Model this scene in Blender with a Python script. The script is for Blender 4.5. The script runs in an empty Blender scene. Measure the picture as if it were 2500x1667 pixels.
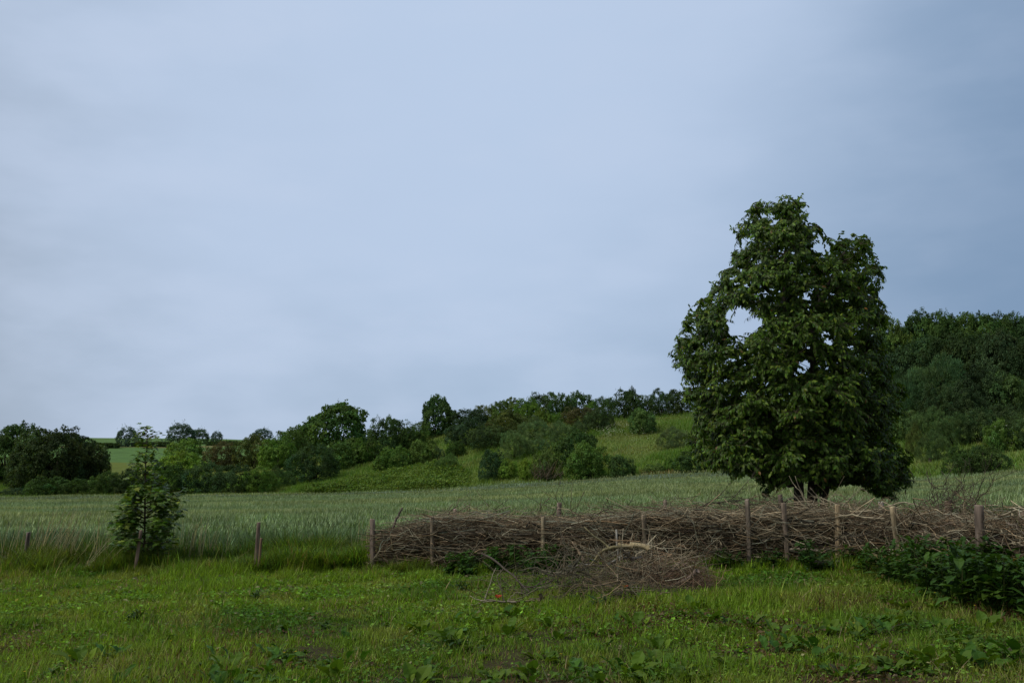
import bpy, math
import numpy as np
from mathutils import Vector, Matrix

R = math.radians
rng = np.random.default_rng(7)
scene = bpy.context.scene
COL = scene.collection

# ------------------------------------------------------------------ camera
F_PX, CX, CY, HOR = 995.0, 512.0, 341.0, 480.0
PITCH = math.atan((HOR - CY) / F_PX)
EYE = 1.62
cp, sp = math.cos(PITCH), math.sin(PITCH)

def at(px, py, Y):
    """world point seen at pixel (px,py) of the 1024x682 frame at forward distance Y"""
    a = (px - CX) / F_PX
    b = (CY - py) / F_PX
    dy = cp - b * sp
    dz = sp + b * cp
    return np.array([a * Y / dy, Y, EYE + dz * Y / dy])

def zof(py, Y):
    b = (CY - py) / F_PX
    return EYE + (sp + b * cp) / (cp - b * sp) * Y

def u_of(px, py=HOR):
    return (px - CX) / F_PX / (cp - (CY - py) / F_PX * sp)

UPX = (cp - (CY - HOR) / F_PX * sp) * F_PX      # pixels per unit u on the horizon row
def px_of_u(u):
    return CX + u * UPX

def proj(P):
    P = np.asarray(P, float)
    x, y, z = P[..., 0], P[..., 1], P[..., 2] - EYE
    f = y * cp + z * sp
    up = -y * sp + z * cp
    return CX + F_PX * x / f, CY - F_PX * up / f

cam_d = bpy.data.cameras.new('camera')
cam = bpy.data.objects.new('camera', cam_d)
COL.objects.link(cam)
cam.location = (0, 0, EYE)
cam.rotation_euler = (math.pi / 2 + PITCH, 0, 0)
cam_d.sensor_width = 36
cam_d.lens = 36 * F_PX / 1024
cam_d.clip_start = 0.1
cam_d.clip_end = 9000
scene.camera = cam
cam['kind'] = 'structure'

# ------------------------------------------------------------------ noise
def vnoise(x, y, seed=0):
    x = np.asarray(x, float); y = np.asarray(y, float)
    xi = np.floor(x); yi = np.floor(y)
    fx = x - xi; fy = y - yi
    fx = fx * fx * (3 - 2 * fx); fy = fy * fy * (3 - 2 * fy)
    def h(a, b):
        v = np.sin(a * 127.1 + b * 311.7 + seed * 74.7) * 43758.5453
        return v - np.floor(v)
    return (h(xi, yi) * (1 - fx) * (1 - fy) + h(xi + 1, yi) * fx * (1 - fy)
            + h(xi, yi + 1) * (1 - fx) * fy + h(xi + 1, yi + 1) * fx * fy)

def fbm(x, y, seed=0, o=3):
    r = 0; a = 0.5; t = 0
    for k in range(o):
        r = r + a * vnoise(x * 2 ** k, y * 2 ** k, seed + k); t += a; a *= 0.5
    return r / t

def sstep(a, b, x):
    t = np.clip((x - a) / (b - a), 0, 1)
    return t * t * (3 - 2 * t)

# ------------------------------------------------------------------ terrain
CROP = 0.72
TK = np.array([-300, 0, 150, 240, 300, 400, 512, 600, 700, 760, 830, 914, 1024, 1324], float)
T_YE = np.array([126, 124, 122, 120, 118, 113, 109, 102, 95, 90, 82, 75, 64, 52], float)
T_PE = np.array([500, 498, 495.5, 494.3, 493.2, 490.2, 485.6, 480, 474.6, 473.6, 477, 481, 468, 455], float)
T_Y1 = np.array([180, 180, 180, 175, 150, 138, 125, 118, 115, 108, 100, 95, 90, 85], float)
T_P1 = np.array([472, 472, 472, 472, 476, 466, 455, 450, 440, 442, 447, 450, 440, 425], float)
T_Y2 = np.array([370, 370, 370, 350, 220, 175, 150, 142, 140, 142, 145, 150, 165, 170], float)
T_P2 = np.array([448, 448, 448, 449, 455, 432, 418, 416, 412.5, 410, 403, 384, 356, 325], float)
T_Y3 = np.array([480, 480, 480, 480, 430, 330, 300, 290, 290, 290, 290, 300, 320, 330], float)
T_P3 = np.array([434.5, 435, 436.3, 437, 438, 437, 434, 432, 428, 425, 420, 404, 378, 350], float)
NEARK = np.array([-300, 0, 300, 372, 600, 836, 1024, 1324], float)
NEARZ = np.array([-.02, 0.0, .05, .08, .2, .34, .44, .55])
NU, NY = 181, 260
TPX = np.linspace(-300, 1324, NU)
TY = np.exp(np.linspace(math.log(1.0), math.log(4000), NY))
TAB = np.zeros((NU, NY))
for i, px in enumerate(TPX):
    g = lambda A: np.interp(px, TK, A)
    zn = np.interp(px, NEARK, NEARZ)
    ys = [1, 4, 8, 12, 16, 22]
    zs = [0, 0, zn * .45, zn * .85, zn, zn * 1.05]
    ye = g(T_YE)
    ys.append(ye); zs.append(zof(g(T_PE), ye) - CROP)
    for A, B in ((T_Y1, T_P1), (T_Y2, T_P2), (T_Y3, T_P3)):
        ys.append(g(A)); zs.append(zof(g(B), g(A)))
    ys += [900, 4000]; zs += [zs[-1] * .8, zs[-1] * .5]
    TAB[i] = np.interp(TY, ys, zs)
def blur(A, s, ax):
    k = np.arange(-int(3 * s) - 1, int(3 * s) + 2)
    w = np.exp(-k ** 2 / (2 * s * s)); w /= w.sum()
    P = np.pad(A, [(len(k) // 2,) * 2 if a == ax else (0, 0) for a in (0, 1)], mode='edge')
    return sum(w[j] * (P[j:j + A.shape[0]] if ax == 0 else P[:, j:j + A.shape[1]]) for j in range(len(k)))
TAB = blur(blur(TAB, 3, 0), 1.6, 1)

def ground(x, y):
    x = np.asarray(x, float); y = np.asarray(y, float)
    yy = np.maximum(y, 1.0)
    px = np.clip(px_of_u(x / yy), -300, 1323.9)
    a = (px + 300) / 1624 * (NU - 1)
    b = np.clip(np.log(np.clip(yy, 1, 3990)) / math.log(4000) * (NY - 1), 0, NY - 1.001)
    i = np.clip(a.astype(int), 0, NU - 2); j = b.astype(int)
    fa = a - i; fb = b - j
    z = (TAB[i, j] * (1 - fa) * (1 - fb) + TAB[i + 1, j] * fa * (1 - fb)
         + TAB[i, j + 1] * (1 - fa) * fb + TAB[i + 1, j + 1] * fa * fb)
    bump = (fbm(x * .35, y * .35, 3) - .5) * .10 + (vnoise(x * 1.3, y * 1.3, 9) - .5) * .035
    bump = bump * sstep(1, 6, y)
    big = (fbm(x * .05, y * .05, 11) - .5) * 1.6 * sstep(60, 130, y)
    return z + bump + big * .6

def edge_y(x, y):
    return np.interp(px_of_u(x / np.maximum(y, 1)), TK, T_YE)

def hit(px, py, y0=45.0, y1=560.0):
    """where the sight line through a pixel meets the terrain"""
    Ys = np.linspace(y0, y1, 2600)
    b = (CY - py) / F_PX
    dy = cp - b * sp
    X = (px - CX) / F_PX / dy * Ys
    Z = EYE + (sp + b * cp) / dy * Ys
    d = ground(X, Ys) - Z
    k = np.where(d > 0)[0]
    if len(k) == 0:
        k = [np.argmax(d - np.maximum(0, Ys - 260) * .05)]
    k = k[0]
    return np.array([X[k], Ys[k], float(ground(X[k], Ys[k]))])

# ------------------------------------------------------------------ geometry
class Geo:
    def __init__(self):
        self.V = []; self.F = []; self.C = []; self.n = 0
    def add(self, V, F3=None, F4=None, C=(1, 1, 1), mi=0):
        V = np.asarray(V, np.float32).reshape(-1, 3)
        C = np.asarray(C, np.float32)
        if C.ndim == 1:
            C = np.broadcast_to(C, V.shape)
        self.V.append(V); self.C.append(C)
        if F3 is not None and len(F3):
            self.F.append((np.asarray(F3, np.int64) + self.n, 3, mi))
        if F4 is not None and len(F4):
            self.F.append((np.asarray(F4, np.int64) + self.n, 4, mi))
        self.n += len(V)
    def mesh(self, name, mats, smooth=False):
        me = bpy.data.meshes.new(name)
        V = np.concatenate(self.V); C = np.concatenate(self.C)
        me.vertices.add(len(V)); me.vertices.foreach_set('co', V.ravel())
        loops = np.concatenate([f.ravel() for f, k, m in self.F]).astype(np.int32)
        tot = np.concatenate([np.full(len(f), k) for f, k, m in self.F])
        mi = np.concatenate([np.full(len(f), m) for f, k, m in self.F]).astype(np.int32)
        start = np.concatenate([[0], np.cumsum(tot)[:-1]]).astype(np.int32)
        me.loops.add(len(loops)); me.loops.foreach_set('vertex_index', loops)
        me.polygons.add(len(tot)); me.polygons.foreach_set('loop_start', start)
        me.polygons.foreach_set('material_index', mi)
        me.polygons.foreach_set('use_smooth', np.full(len(tot), smooth))
        at_ = me.attributes.new('Col', 'FLOAT_COLOR', 'POINT')
        at_.data.foreach_set('color', np.concatenate([C, np.ones((len(C), 1), np.float32)], 1).ravel())
        for m in (mats if isinstance(mats, (list, tuple)) else [mats]):
            me.materials.append(m)
        me.update(calc_edges=True)
        return me
    def obj(self, name, mats, parent=None, smooth=False, loc=None):
        me = self.mesh(name, mats, smooth)
        o = bpy.data.objects.new(name, me)
        COL.objects.link(o)
        if loc is not None:
            me.transform(Matrix.Translation(-Vector(loc)))
            if parent is None:
                o.location = loc
        if parent is not None:
            o.parent = parent
        return o

def tag(o, label, cat, group=None, kind=None):
    if label: o['label'] = label
    if cat: o['category'] = cat
    if group: o['group'] = group
    if kind: o['kind'] = kind
    return o

def empty(name, loc):
    o = bpy.data.objects.new(name, None)
    COL.objects.link(o)
    o.location = loc
    o.empty_display_size = .2
    return o

def adopt(o, parent):
    o.parent = parent; o.location = (0, 0, 0)

def nrm(v):
    return v / np.maximum(np.linalg.norm(v, axis=-1, keepdims=True), 1e-9)

def rdir(n):
    return nrm(rng.normal(size=(n, 3)))

# leaf templates: (t along, s across, lift) + triangles / quads
T_LEAF = (np.array([[0, 0], [.30, -.85], [.30, 0], [.30, .85], [.66, -.75], [.66, 0], [.66, .75], [1, 0]], float),
          [[0, 1, 2], [0, 2, 3], [4, 7, 5], [5, 7, 6]], [[1, 4, 5, 2], [2, 5, 6, 3]])
T_CARD = (np.array([[0, 0], [.45, -1], [1, 0], [.5, 1]], float), None, [[0, 1, 2, 3]])
T_BLADE = (np.array([[0, -1], [0, 1], [.5, -.8], [.5, .8], [1, 0]], float), [[2, 4, 3]], [[0, 2, 3, 1]])
T_BLADE3 = (np.array([[0, -1], [0, 1], [.35, -.95], [.35, .95], [.7, -.7], [.7, .7], [1, 0]], float),
            [[4, 6, 5]], [[0, 2, 3, 1], [2, 4, 5, 3]])
_t = [(0, 0), (.08, -.45), (.30, -.95), (.34, -.38), (.62, -.85), (.66, -.26), (1.0, 0), (.66, .26), (.62, .85), (.34, .38), (.30, .95), (.08, .45), (.42, 0)]
T_MAPLE = (np.array(_t, float), [[12, k, k + 1] for k in range(11)] + [[12, 11, 0]], None)

def put(geo, T, pos, d, n, L, W, bend=0.0, fold=0.0, col=(1, 1, 1), mi=0):
    """N copies of a flat leaf template: base pos, direction d, face normal n"""
    ts, f3, f4 = T
    N = len(pos); k = len(ts)
    d = nrm(d); side = nrm(np.cross(d, n)); n = np.cross(side, d)
    L = np.broadcast_to(np.asarray(L, float), (N,)); W = np.broadcast_to(np.asarray(W, float), (N,))
    bend = np.broadcast_to(np.asarray(bend, float), (N,))
    t = ts[:, 0][None, :, None]; s = ts[:, 1][None, :, None]
    Lb = L[:, None, None]; Wb = W[:, None, None]
    V = (pos[:, None] + d[:, None] * t * Lb + side[:, None] * s * Wb * .5
         + n[:, None] * (fold * np.abs(s) * Wb * .5 - bend[:, None, None] * t * t * Lb))
    off = (np.arange(N) * k)[:, None, None]
    F3 = (np.array(f3)[None] + off).reshape(-1, 3) if f3 is not None else None
    F4 = (np.array(f4)[None] + off).reshape(-1, 4) if f4 is not None else None
    col = np.asarray(col, float)
    if col.ndim == 2:
        col = np.repeat(col, k, axis=0)
    geo.add(V.reshape(-1, 3), F3, F4, col, mi)

def tubes(geo, P, Rr, n=4, col=(1, 1, 1), mi=0, caps=True):
    """P (N,k,3) centre lines, Rr (N,k) radii"""
    P = np.asarray(P, float); Rr = np.asarray(Rr, float)
    if P.ndim == 2:
        P = P[None]; Rr = Rr[None]
    N, k, _ = P.shape
    T = nrm(np.gradient(P, axis=1))
    mean = nrm(P[:, -1] - P[:, 0])
    ref = np.where(np.abs(mean[:, 2:3]) < .8, np.array([[0, 0, 1.]]), np.array([[1., 0, 0]]))
    U = nrm(np.cross(T, ref[:, None]))
    W = np.cross(T, U)
    a = np.arange(n) / n * 2 * math.pi
    V = P[:, :, None] + Rr[:, :, None, None] * (U[:, :, None] * np.cos(a)[None, None, :, None] + W[:, :, None] * np.sin(a)[None, None, :, None])
    idx = np.arange(k * n).reshape(k, n)
    q = np.stack([idx[:-1], np.roll(idx[:-1], -1, 1), np.roll(idx[1:], -1, 1), idx[1:]], -1).reshape(-1, 4)
    if caps:
        c = []
        for r0 in (0, (k - 1) * n):
            if n == 4: c.append([r0, r0 + 1, r0 + 2, r0 + 3])
            else:
                for j in range(1, n - 2, 2):
                    c.append([r0, r0 + j, r0 + j + 1, r0 + min(j + 2, n - 1)])
        q = np.concatenate([q, np.array(c)])
    F4 = (q[None] + (np.arange(N) * k * n)[:, None, None]).reshape(-1, 4)
    col = np.asarray(col, float)
    if col.ndim == 2:
        col = np.repeat(col, k * n, axis=0)
    geo.add(V.reshape(-1, 3), None, F4, col, mi)

def jit(n, base, s=.2, hue=.12):
    """n colours scattered round a base albedo"""
    b = np.asarray(base, float)
    v = np.exp(rng.normal(0, s, (n, 1)))
    h = rng.normal(0, hue, (n, 1))
    c = b[None] * v
    c[:, 0:1] *= 1 + h; c[:, 2:3] *= 1 - h * .6
    return np.clip(c, 0.003, .9)

# ------------------------------------------------------------------ materials
def mat(name):
    m = bpy.data.materials.new(name); m.use_nodes = True
    nt = m.node_tree; nt.nodes.clear()
    return m, nt, nt.nodes, nt.links

def foliage(name, gloss=.35, rough=.5, trans=.3, warm=1.0):
    m, nt, N, L = mat(name)
    out = N.new('ShaderNodeOutputMaterial')
    at_ = N.new('ShaderNodeAttribute'); at_.attribute_name = 'Col'
    oi = N.new('ShaderNodeObjectInfo')
    mul = N.new('ShaderNodeMix'); mul.data_type = 'RGBA'; mul.blend_type = 'MULTIPLY'; mul.inputs[0].default_value = 1
    L.new(at_.outputs['Color'], mul.inputs[6]); L.new(oi.outputs['Color'], mul.inputs[7])
    p = N.new('ShaderNodeBsdfPrincipled')
    p.inputs['Roughness'].default_value = rough
    p.inputs['Specular IOR Level'].default_value = gloss
    L.new(mul.outputs[2], p.inputs['Base Color'])
    tr = N.new('ShaderNodeBsdfTranslucent')
    tm = N.new('ShaderNodeMix'); tm.data_type = 'RGBA'; tm.blend_type = 'MULTIPLY'; tm.inputs[0].default_value = 1
    tm.inputs[7].default_value = (1.35 * warm, 1.35, .5, 1)
    L.new(mul.outputs[2], tm.inputs[6]); L.new(tm.outputs[2], tr.inputs['Color'])
    mx = N.new('ShaderNodeMixShader'); mx.inputs[0].default_value = trans
    L.new(p.outputs[0], mx.inputs[1]); L.new(tr.outputs[0], mx.inputs[2])
    L.new(mx.outputs[0], out.inputs[0])
    return m

def bark(name, scale=30, rough=.85, amp=.5, stretch=(1, 1, .12)):
    m, nt, N, L = mat(name)
    out = N.new('ShaderNodeOutputMaterial')
    p = N.new('ShaderNodeBsdfPrincipled'); p.inputs['Roughness'].default_value = rough
    p.inputs['Specular IOR Level'].default_value = .2
    at_ = N.new('ShaderNodeAttribute'); at_.attribute_name = 'Col'
    oi = N.new('ShaderNodeObjectInfo')
    tc = N.new('ShaderNodeTexCoord'); mp = N.new('ShaderNodeMapping'); mp.inputs['Scale'].default_value = stretch
    nz = N.new('ShaderNodeTexNoise'); nz.inputs['Scale'].default_value = scale; nz.inputs['Detail'].default_value = 5
    L.new(tc.outputs['Object'], mp.inputs[0]); L.new(mp.outputs[0], nz.inputs['Vector'])
    mr = N.new('ShaderNodeMapRange'); mr.inputs[1].default_value = .3; mr.inputs[2].default_value = .7
    mr.inputs[3].default_value = 1 - amp; mr.inputs[4].default_value = 1 + amp
    L.new(nz.outputs[0], mr.inputs[0])
    a = N.new('ShaderNodeMix'); a.data_type = 'RGBA'; a.blend_type = 'MULTIPLY'; a.inputs[0].default_value = 1
    b = N.new('ShaderNodeVectorMath'); b.operation = 'SCALE'
    L.new(at_.outputs['Color'], a.inputs[6]); L.new(oi.outputs['Color'], a.inputs[7])
    L.new(a.outputs[2], b.inputs[0]); L.new(mr.outputs[0], b.inputs['Scale'])
    L.new(b.outputs[0], p.inputs['Base Color'])
    bp = N.new('ShaderNodeBump'); bp.inputs['Strength'].default_value = .5; bp.inputs['Distance'].default_value = .01
    L.new(nz.outputs[0], bp.inputs['Height']); L.new(bp.outputs[0], p.inputs['Normal'])
    L.new(p.outputs[0], out.inputs[0])
    return m

M_LEAF = foliage('tree_leaf', .20, .45, .30)
M_BUSH = foliage('shrub_leaf', .08, .6, .32)
M_GRASS = foliage('grass_blade', .10, .55, .35)
M_WHEAT = foliage('wheat_blade', .12, .55, .2, .95)
M_DOCK = foliage('dock_leaf', .10, .5, .28)
M_BARK = bark('bark', 26)
M_TWIG = bark('twig_bark', 18, .8, .35, (1, 1, 1))
M_WOOD = bark('weathered_wood', 34, .8, .45, (1, 1, .06))
M_FLOWER = foliage('petal', .2, .6, .3)

# ground sheet
m, nt, N, L = mat('ground_cover'); M_GROUND = m
out = N.new('ShaderNodeOutputMaterial'); p = N.new('ShaderNodeBsdfPrincipled')
p.inputs['Roughness'].default_value = 1; p.inputs['Specular IOR Level'].default_value = .05
at_ = N.new('ShaderNodeAttribute'); at_.attribute_name = 'Col'
tc = N.new('ShaderNodeTexCoord')
n1 = N.new('ShaderNodeTexNoise'); n1.inputs['Scale'].default_value = .35; n1.inputs['Detail'].default_value = 8
n2 = N.new('ShaderNodeTexNoise'); n2.inputs['Scale'].default_value = 9; n2.inputs['Detail'].default_value = 6
L.new(tc.outputs['Object'], n1.inputs['Vector']); L.new(tc.outputs['Object'], n2.inputs['Vector'])
ad = N.new('ShaderNodeMath'); ad.operation = 'ADD'
L.new(n1.outputs[0], ad.inputs[0]); L.new(n2.outputs[0], ad.inputs[1])
mr = N.new('ShaderNodeMapRange'); mr.inputs[1].default_value = .7; mr.inputs[2].default_value = 1.3
mr.inputs[3].default_value = .7; mr.inputs[4].default_value = 1.3
L.new(ad.outputs[0], mr.inputs[0])
sc_ = N.new('ShaderNodeVectorMath'); sc_.operation = 'SCALE'
L.new(at_.outputs['Color'], sc_.inputs[0]); L.new(mr.outputs[0], sc_.inputs['Scale'])
L.new(sc_.outputs[0], p.inputs['Base Color'])
bp = N.new('ShaderNodeBump'); bp.inputs['Strength'].default_value = .6; bp.inputs['Distance'].default_value = .05
L.new(n2.outputs[0], bp.inputs['Height']); L.new(bp.outputs[0], p.inputs['Normal'])
L.new(p.outputs[0], out.inputs[0])

# ------------------------------------------------------------------ sky and sun
SUN_DIR = Vector((-0.66, -0.22, 0.85)).normalized()       # towards the sun
elev = math.asin(SUN_DIR.z); azim = math.atan2(SUN_DIR.x, SUN_DIR.y)
w = bpy.data.worlds.new('World'); scene.world = w; w.use_nodes = True
nt = w.node_tree; N, L = nt.nodes, nt.links; N.clear()
out = N.new('ShaderNodeOutputWorld'); bg = N.new('ShaderNodeBackground'); bg.inputs['Strength'].default_value = .1
sky = N.new('ShaderNodeTexSky'); sky.sky_type = 'NISHITA'; sky.sun_disc = False
sky.sun_elevation = elev; sky.sun_rotation = azim; sky.air_density = 1.0; sky.dust_density = 2.0
tc = N.new('ShaderNodeTexCoord')
def vdot(v):
    n = N.new('ShaderNodeVectorMath'); n.operation = 'DOT_PRODUCT'; n.inputs[1].default_value = v
    L.new(tc.outputs['Generated'], n.inputs[0]); return n.outputs['Value']
def mapr(src, a, b, c, d, smooth=True):
    n = N.new('ShaderNodeMapRange'); n.inputs[1].default_value = a; n.inputs[2].default_value = b
    n.inputs[3].default_value = c; n.inputs[4].default_value = d
    if smooth: n.interpolation_type = 'SMOOTHSTEP'
    L.new(src, n.inputs[0]); return n.outputs[0]
def mth(op, a, b):
    n = N.new('ShaderNodeMath'); n.operation = op
    for i, s in enumerate((a, b)):
        if isinstance(s, (int, float)): n.inputs[i].default_value = s
        else: L.new(s, n.inputs[i])
    return n.outputs[0]
def mixc(f, a, b):
    n = N.new('ShaderNodeMix'); n.data_type = 'RGBA'
    for i, s in ((0, f), (6, a), (7, b)):
        if isinstance(s, (int, float)): n.inputs[i].default_value = s
        elif isinstance(s, tuple): n.inputs[i].default_value = (*s, 1)
        else: L.new(s, n.inputs[i])
    return n.outputs[2]
def pdir(px, py):
    a = at(px, py, 1.0) - np.array([0, 0, EYE]); return tuple(a / np.linalg.norm(a))
# thin bright veil high in the middle, blue-grey bank to the right, grey murk to the left
mp = N.new('ShaderNodeMapping'); mp.inputs['Scale'].default_value = (1.0, 1.0, 2.6); mp.inputs['Rotation'].default_value = (0, R(16), 0)
L.new(tc.outputs['Generated'], mp.inputs[0])
nz = N.new('ShaderNodeTexNoise'); nz.inputs['Scale'].default_value = 2.6; nz.inputs['Detail'].default_value = 3; nz.inputs['Roughness'].default_value = .45
L.new(mp.outputs[0], nz.inputs['Vector'])
nz2 = N.new('ShaderNodeTexNoise'); nz2.inputs['Scale'].default_value = 6.0; nz2.inputs['Detail'].default_value = 4; nz2.inputs['Roughness'].default_value = .5
L.new(mp.outputs[0], nz2.inputs['Vector'])
wob = mth('MULTIPLY', mth('SUBTRACT', nz.outputs[0], .5), .15)
wob2 = mth('MULTIPLY', mth('SUBTRACT', nz2.outputs[0], .5), .08)
wobs = mth('ADD', wob, wob2)
sx = N.new('ShaderNodeSeparateXYZ'); L.new(tc.outputs['Generated'], sx.inputs[0])
K = 10.0
def kc(r, g, b): return (r * K, g * K, b * K)
dB = mth('ADD', vdot(pdir(430, 70)), wobs)
veil = mapr(dB, math.cos(R(34)), 1.0, 0, 1)
right = mapr(mth('ADD', sx.outputs['X'], wobs), -.04, .50, 0, 1)
left = mapr(mth('ADD', sx.outputs['X'], wobs), .02, -.58, 0, 1)
low2 = mapr(sx.outputs['X'], .30, -.25, .25, 1)
low = mapr(sx.outputs['Z'], .02, .45, 1, 0)
base = mixc(low, kc(.385, .515, .70), kc(.30, .42, .575))
base = mixc(mth('MULTIPLY', left, .9), base, kc(.345, .41, .505))
base = mixc(mth('MULTIPLY', right, .95), base, kc(.205, .31, .47))
base = mixc(mth('MULTIPLY', veil, .80), base, kc(.54, .655, .85))
streak = mapr(nz2.outputs[0], .40, .68, 0, 1)
base = mixc(mth('MULTIPLY', mth('MULTIPLY', streak, low2), .30), base, kc(.57, .66, .83))
over = mapr(sx.outputs['Z'], .55, .85, 0, 1)
base = mixc(over, base, kc(.62, .67, .78))
behind = mapr(sx.outputs['Y'], .25, -.25, 0, 1)  # unseen sky behind the camera, darkened to shade surfaces facing the camera
base = mixc(behind, base, kc(.27, .30, .35))
fin = mixc(.95, sky.outputs[0], base)
L.new(fin, bg.inputs['Color']); L.new(bg.outputs[0], out.inputs[0])

sd = bpy.data.lights.new('sun', 'SUN'); sd.energy = 2.1; sd.angle = R(14); sd.color = (1, .95, .86)
so = bpy.data.objects.new('sun', sd); COL.objects.link(so)
so.rotation_euler = (-SUN_DIR).to_track_quat('-Z', 'Y').to_euler()
so.location = (-40, -20, 60)
so['kind'] = 'structure'

scene.view_settings.view_transform = 'Standard'
scene.view_settings.look = 'None'
scene.view_settings.exposure = 0
scene.view_settings.gamma = 1

# ------------------------------------------------------------------ ground sheet
def sp_axis(lim, n, p):
    t = np.linspace(-1, 1, n); return np.sign(t) * np.abs(t) ** p * lim
gx = np.concatenate([np.linspace(-2500, -260, 24), np.linspace(-240, 240, 240), np.linspace(260, 2500, 24)])
gy = np.concatenate([np.linspace(-400, -5, 20), np.linspace(-3, 24, 55), np.linspace(25, 170, 120), np.linspace(172, 520, 120), np.linspace(540, 3800, 40)])
X, Y = np.meshgrid(gx, gy, indexing='ij')
Z = ground(X, Y)
PX = px_of_u(X / np.maximum(Y, 1))
YE = np.interp(PX, TK, T_YE)
C = np.zeros(X.shape + (3,))
C[:] = (.045, .040, .018)                                     # lawn thatch and soil
C[Y > 18.5] = (.035, .05, .02)
wheat = (Y > 19) & (Y < YE)
C[wheat] = (.05, .065, .03)
hill = Y >= YE
C[hill] = (.11, .15, .035)
lf = PX < 330
C[hill & lf & (Y > 165)] = (.115, .145, .028)
C[hill & lf & (Y > 232)] = (.085, .16, .045)
C[hill & lf & (Y > 372)] = (.16, .15, .06)
C[hill & lf & (Y > 384)] = (.095, .165, .05)
g = Geo()
idx = np.arange(X.size).reshape(X.shape)
F4 = np.stack([idx[:-1, :-1], idx[1:, :-1], idx[1:, 1:], idx[:-1, 1:]], -1).reshape(-1, 4)
g.add(np.stack([X, Y, Z], -1).reshape(-1, 3), None, F4, C.reshape(-1, 3))
o = g.obj('ground', M_GROUND, smooth=True); tag(o, None, None, kind='structure')

# ------------------------------------------------------------------ lawn, verge, wheat, hillside grass
def hedge_line():
    k = [(368, 17.3), (433, 16.9), (543, 16.3), (644, 15.8), (747, 15.2), (836, 14.6), (893, 13.8), (978, 11.9), (1060, 10.6), (1160, 9.6)]
    return np.array([[u_of(a) * b, b] for a, b in k])
HL = hedge_line()
def hedge_y(x):
    return np.interp(x, HL[:, 0], HL[:, 1])
def verge_y(x):                                               # where mown lawn meets rough growth
    return np.where(x < HL[0, 0], 17.35 + .18 * np.sin(x * 1.7), hedge_y(x) - .05)

def scatter(n, y0, y1, m=1.5, power=1.0):
    """n points in the camera's wedge plus a margin of m metres on each side"""
    t = rng.random(n)
    y = y0 + (y1 - y0) * t ** power
    half = .545 * y + m
    x = (rng.random(n) * 2 - 1) * half
    keep = rng.random(n) < half / (.545 * y1 + m)
    return x[keep], y[keep]

def blades(geo, x, y, h, wd, lean, col, T=T_BLADE, z=None, bend=.35):
    n = len(x)
    z = ground(x, y) if z is None else z
    a = rng.random(n) * 2 * math.pi
    d = np.stack([np.cos(a) * lean, np.sin(a) * lean, np.ones(n)], -1)
    nn = np.stack([np.cos(a), np.sin(a), -lean * np.ones(n)], -1)
    nn = nrm(nn) * -1
    put(geo, T, np.stack([x, y, z], -1), d, nn, h, wd, bend * rng.random(n), 0, col)

def lawn_col(x, y):
    n = len(x)
    a = fbm(x * .45, y * .45, 21); b = fbm(x * 1.6, y * 1.6, 31); c = fbm(x * .9 + 7, y * .9, 41)
    c1 = np.array([.160, .255, .026]); c2 = np.array([.085, .165, .020]); c3 = np.array([.24, .265, .058])
    t = sstep(.35, .65, a)[:, None]
    col = c2 * (1 - t) + c1 * t
    t2 = (sstep(.52, .75, b) * .6)[:, None]
    col = col * (1 - t2) + c3 * t2
    dry = rng.random(n) < (.05 + .16 * sstep(.50, .70, c))
    col[dry] = np.array([.26, .20, .10]) * (0.6 + .7 * rng.random((dry.sum(), 1)))
    brown = rng.random(n) < bare(x, y) * .5
    col[brown] = np.array([.13, .065, .035]) * (0.6 + .8 * rng.random((brown.sum(), 1)))
    v = np.exp(rng.normal(-.03, .38, (n, 1)))
    return col * v

def bare(x, y):
    f = fbm(x * .8 + 3, y * .8, 51)
    zone = sstep(12.5, 8.5, y) * (.35 + .65 * sstep(-.5, 2.0, x))
    return sstep(.46, .62, f) * zone

g = Geo()
x, y = scatter(640000, 6.6, 17.9, 1.2, .85)
ok = (y < verge_y(x) + .25)
x, y = x[ok], y[ok]
ok = rng.random(len(x)) > bare(x, y) * .75
x, y = x[ok], y[ok]
cl = fbm(x * 2.2, y * 2.2, 61)
cl2 = fbm(x * .6, y * .6, 63)
h = (.035 + .075 * sstep(.3, .75, cl) + .05 * sstep(.45, .7, cl2)) * (.55 + .8 * rng.random(len(x)))
h *= 1 + .9 * sstep(1.6, .2, verge_y(x) - y)
tall = rng.random(len(x)) < .012
h[tall] *= 2.0
wd = (.0052 + .0050 * rng.random(len(x))) * np.clip(y / 9, .9, 1.7)
blades(g, x, y, h, wd, .15 + 1.1 * rng.random(len(x)) ** 1.6, lawn_col(x, y))
# a few pale bents lying in the lawn
# clover and other small flat leaves between the blades
x, y = scatter(240000, 6.6, 17.6, 1.2, .85)
ok = (y < verge_y(x) - .1) & (rng.random(len(x)) < .06 + .6 * sstep(.50, .68, fbm(x * 1.1 + 5, y * 1.1, 67)))
x, y = x[ok], y[ok]; n = len(x)
c = lawn_col(x, y) * np.array([.75, .95, .9])
lz = ground(x, y) + .02 + .07 * rng.random(n)
sz = (.020 + .034 * rng.random(n) ** 2) * np.clip(y / 10, .9, 1.5)
put(g, T_CARD, np.stack([x, y, lz], -1), rdir(n) * np.array([1, 1, .35]) + np.array([0, 0, .15]), nrm(np.array([0, 0, 1.]) + rdir(n) * .55), sz, sz * .8, .15, .2, c)
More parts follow.
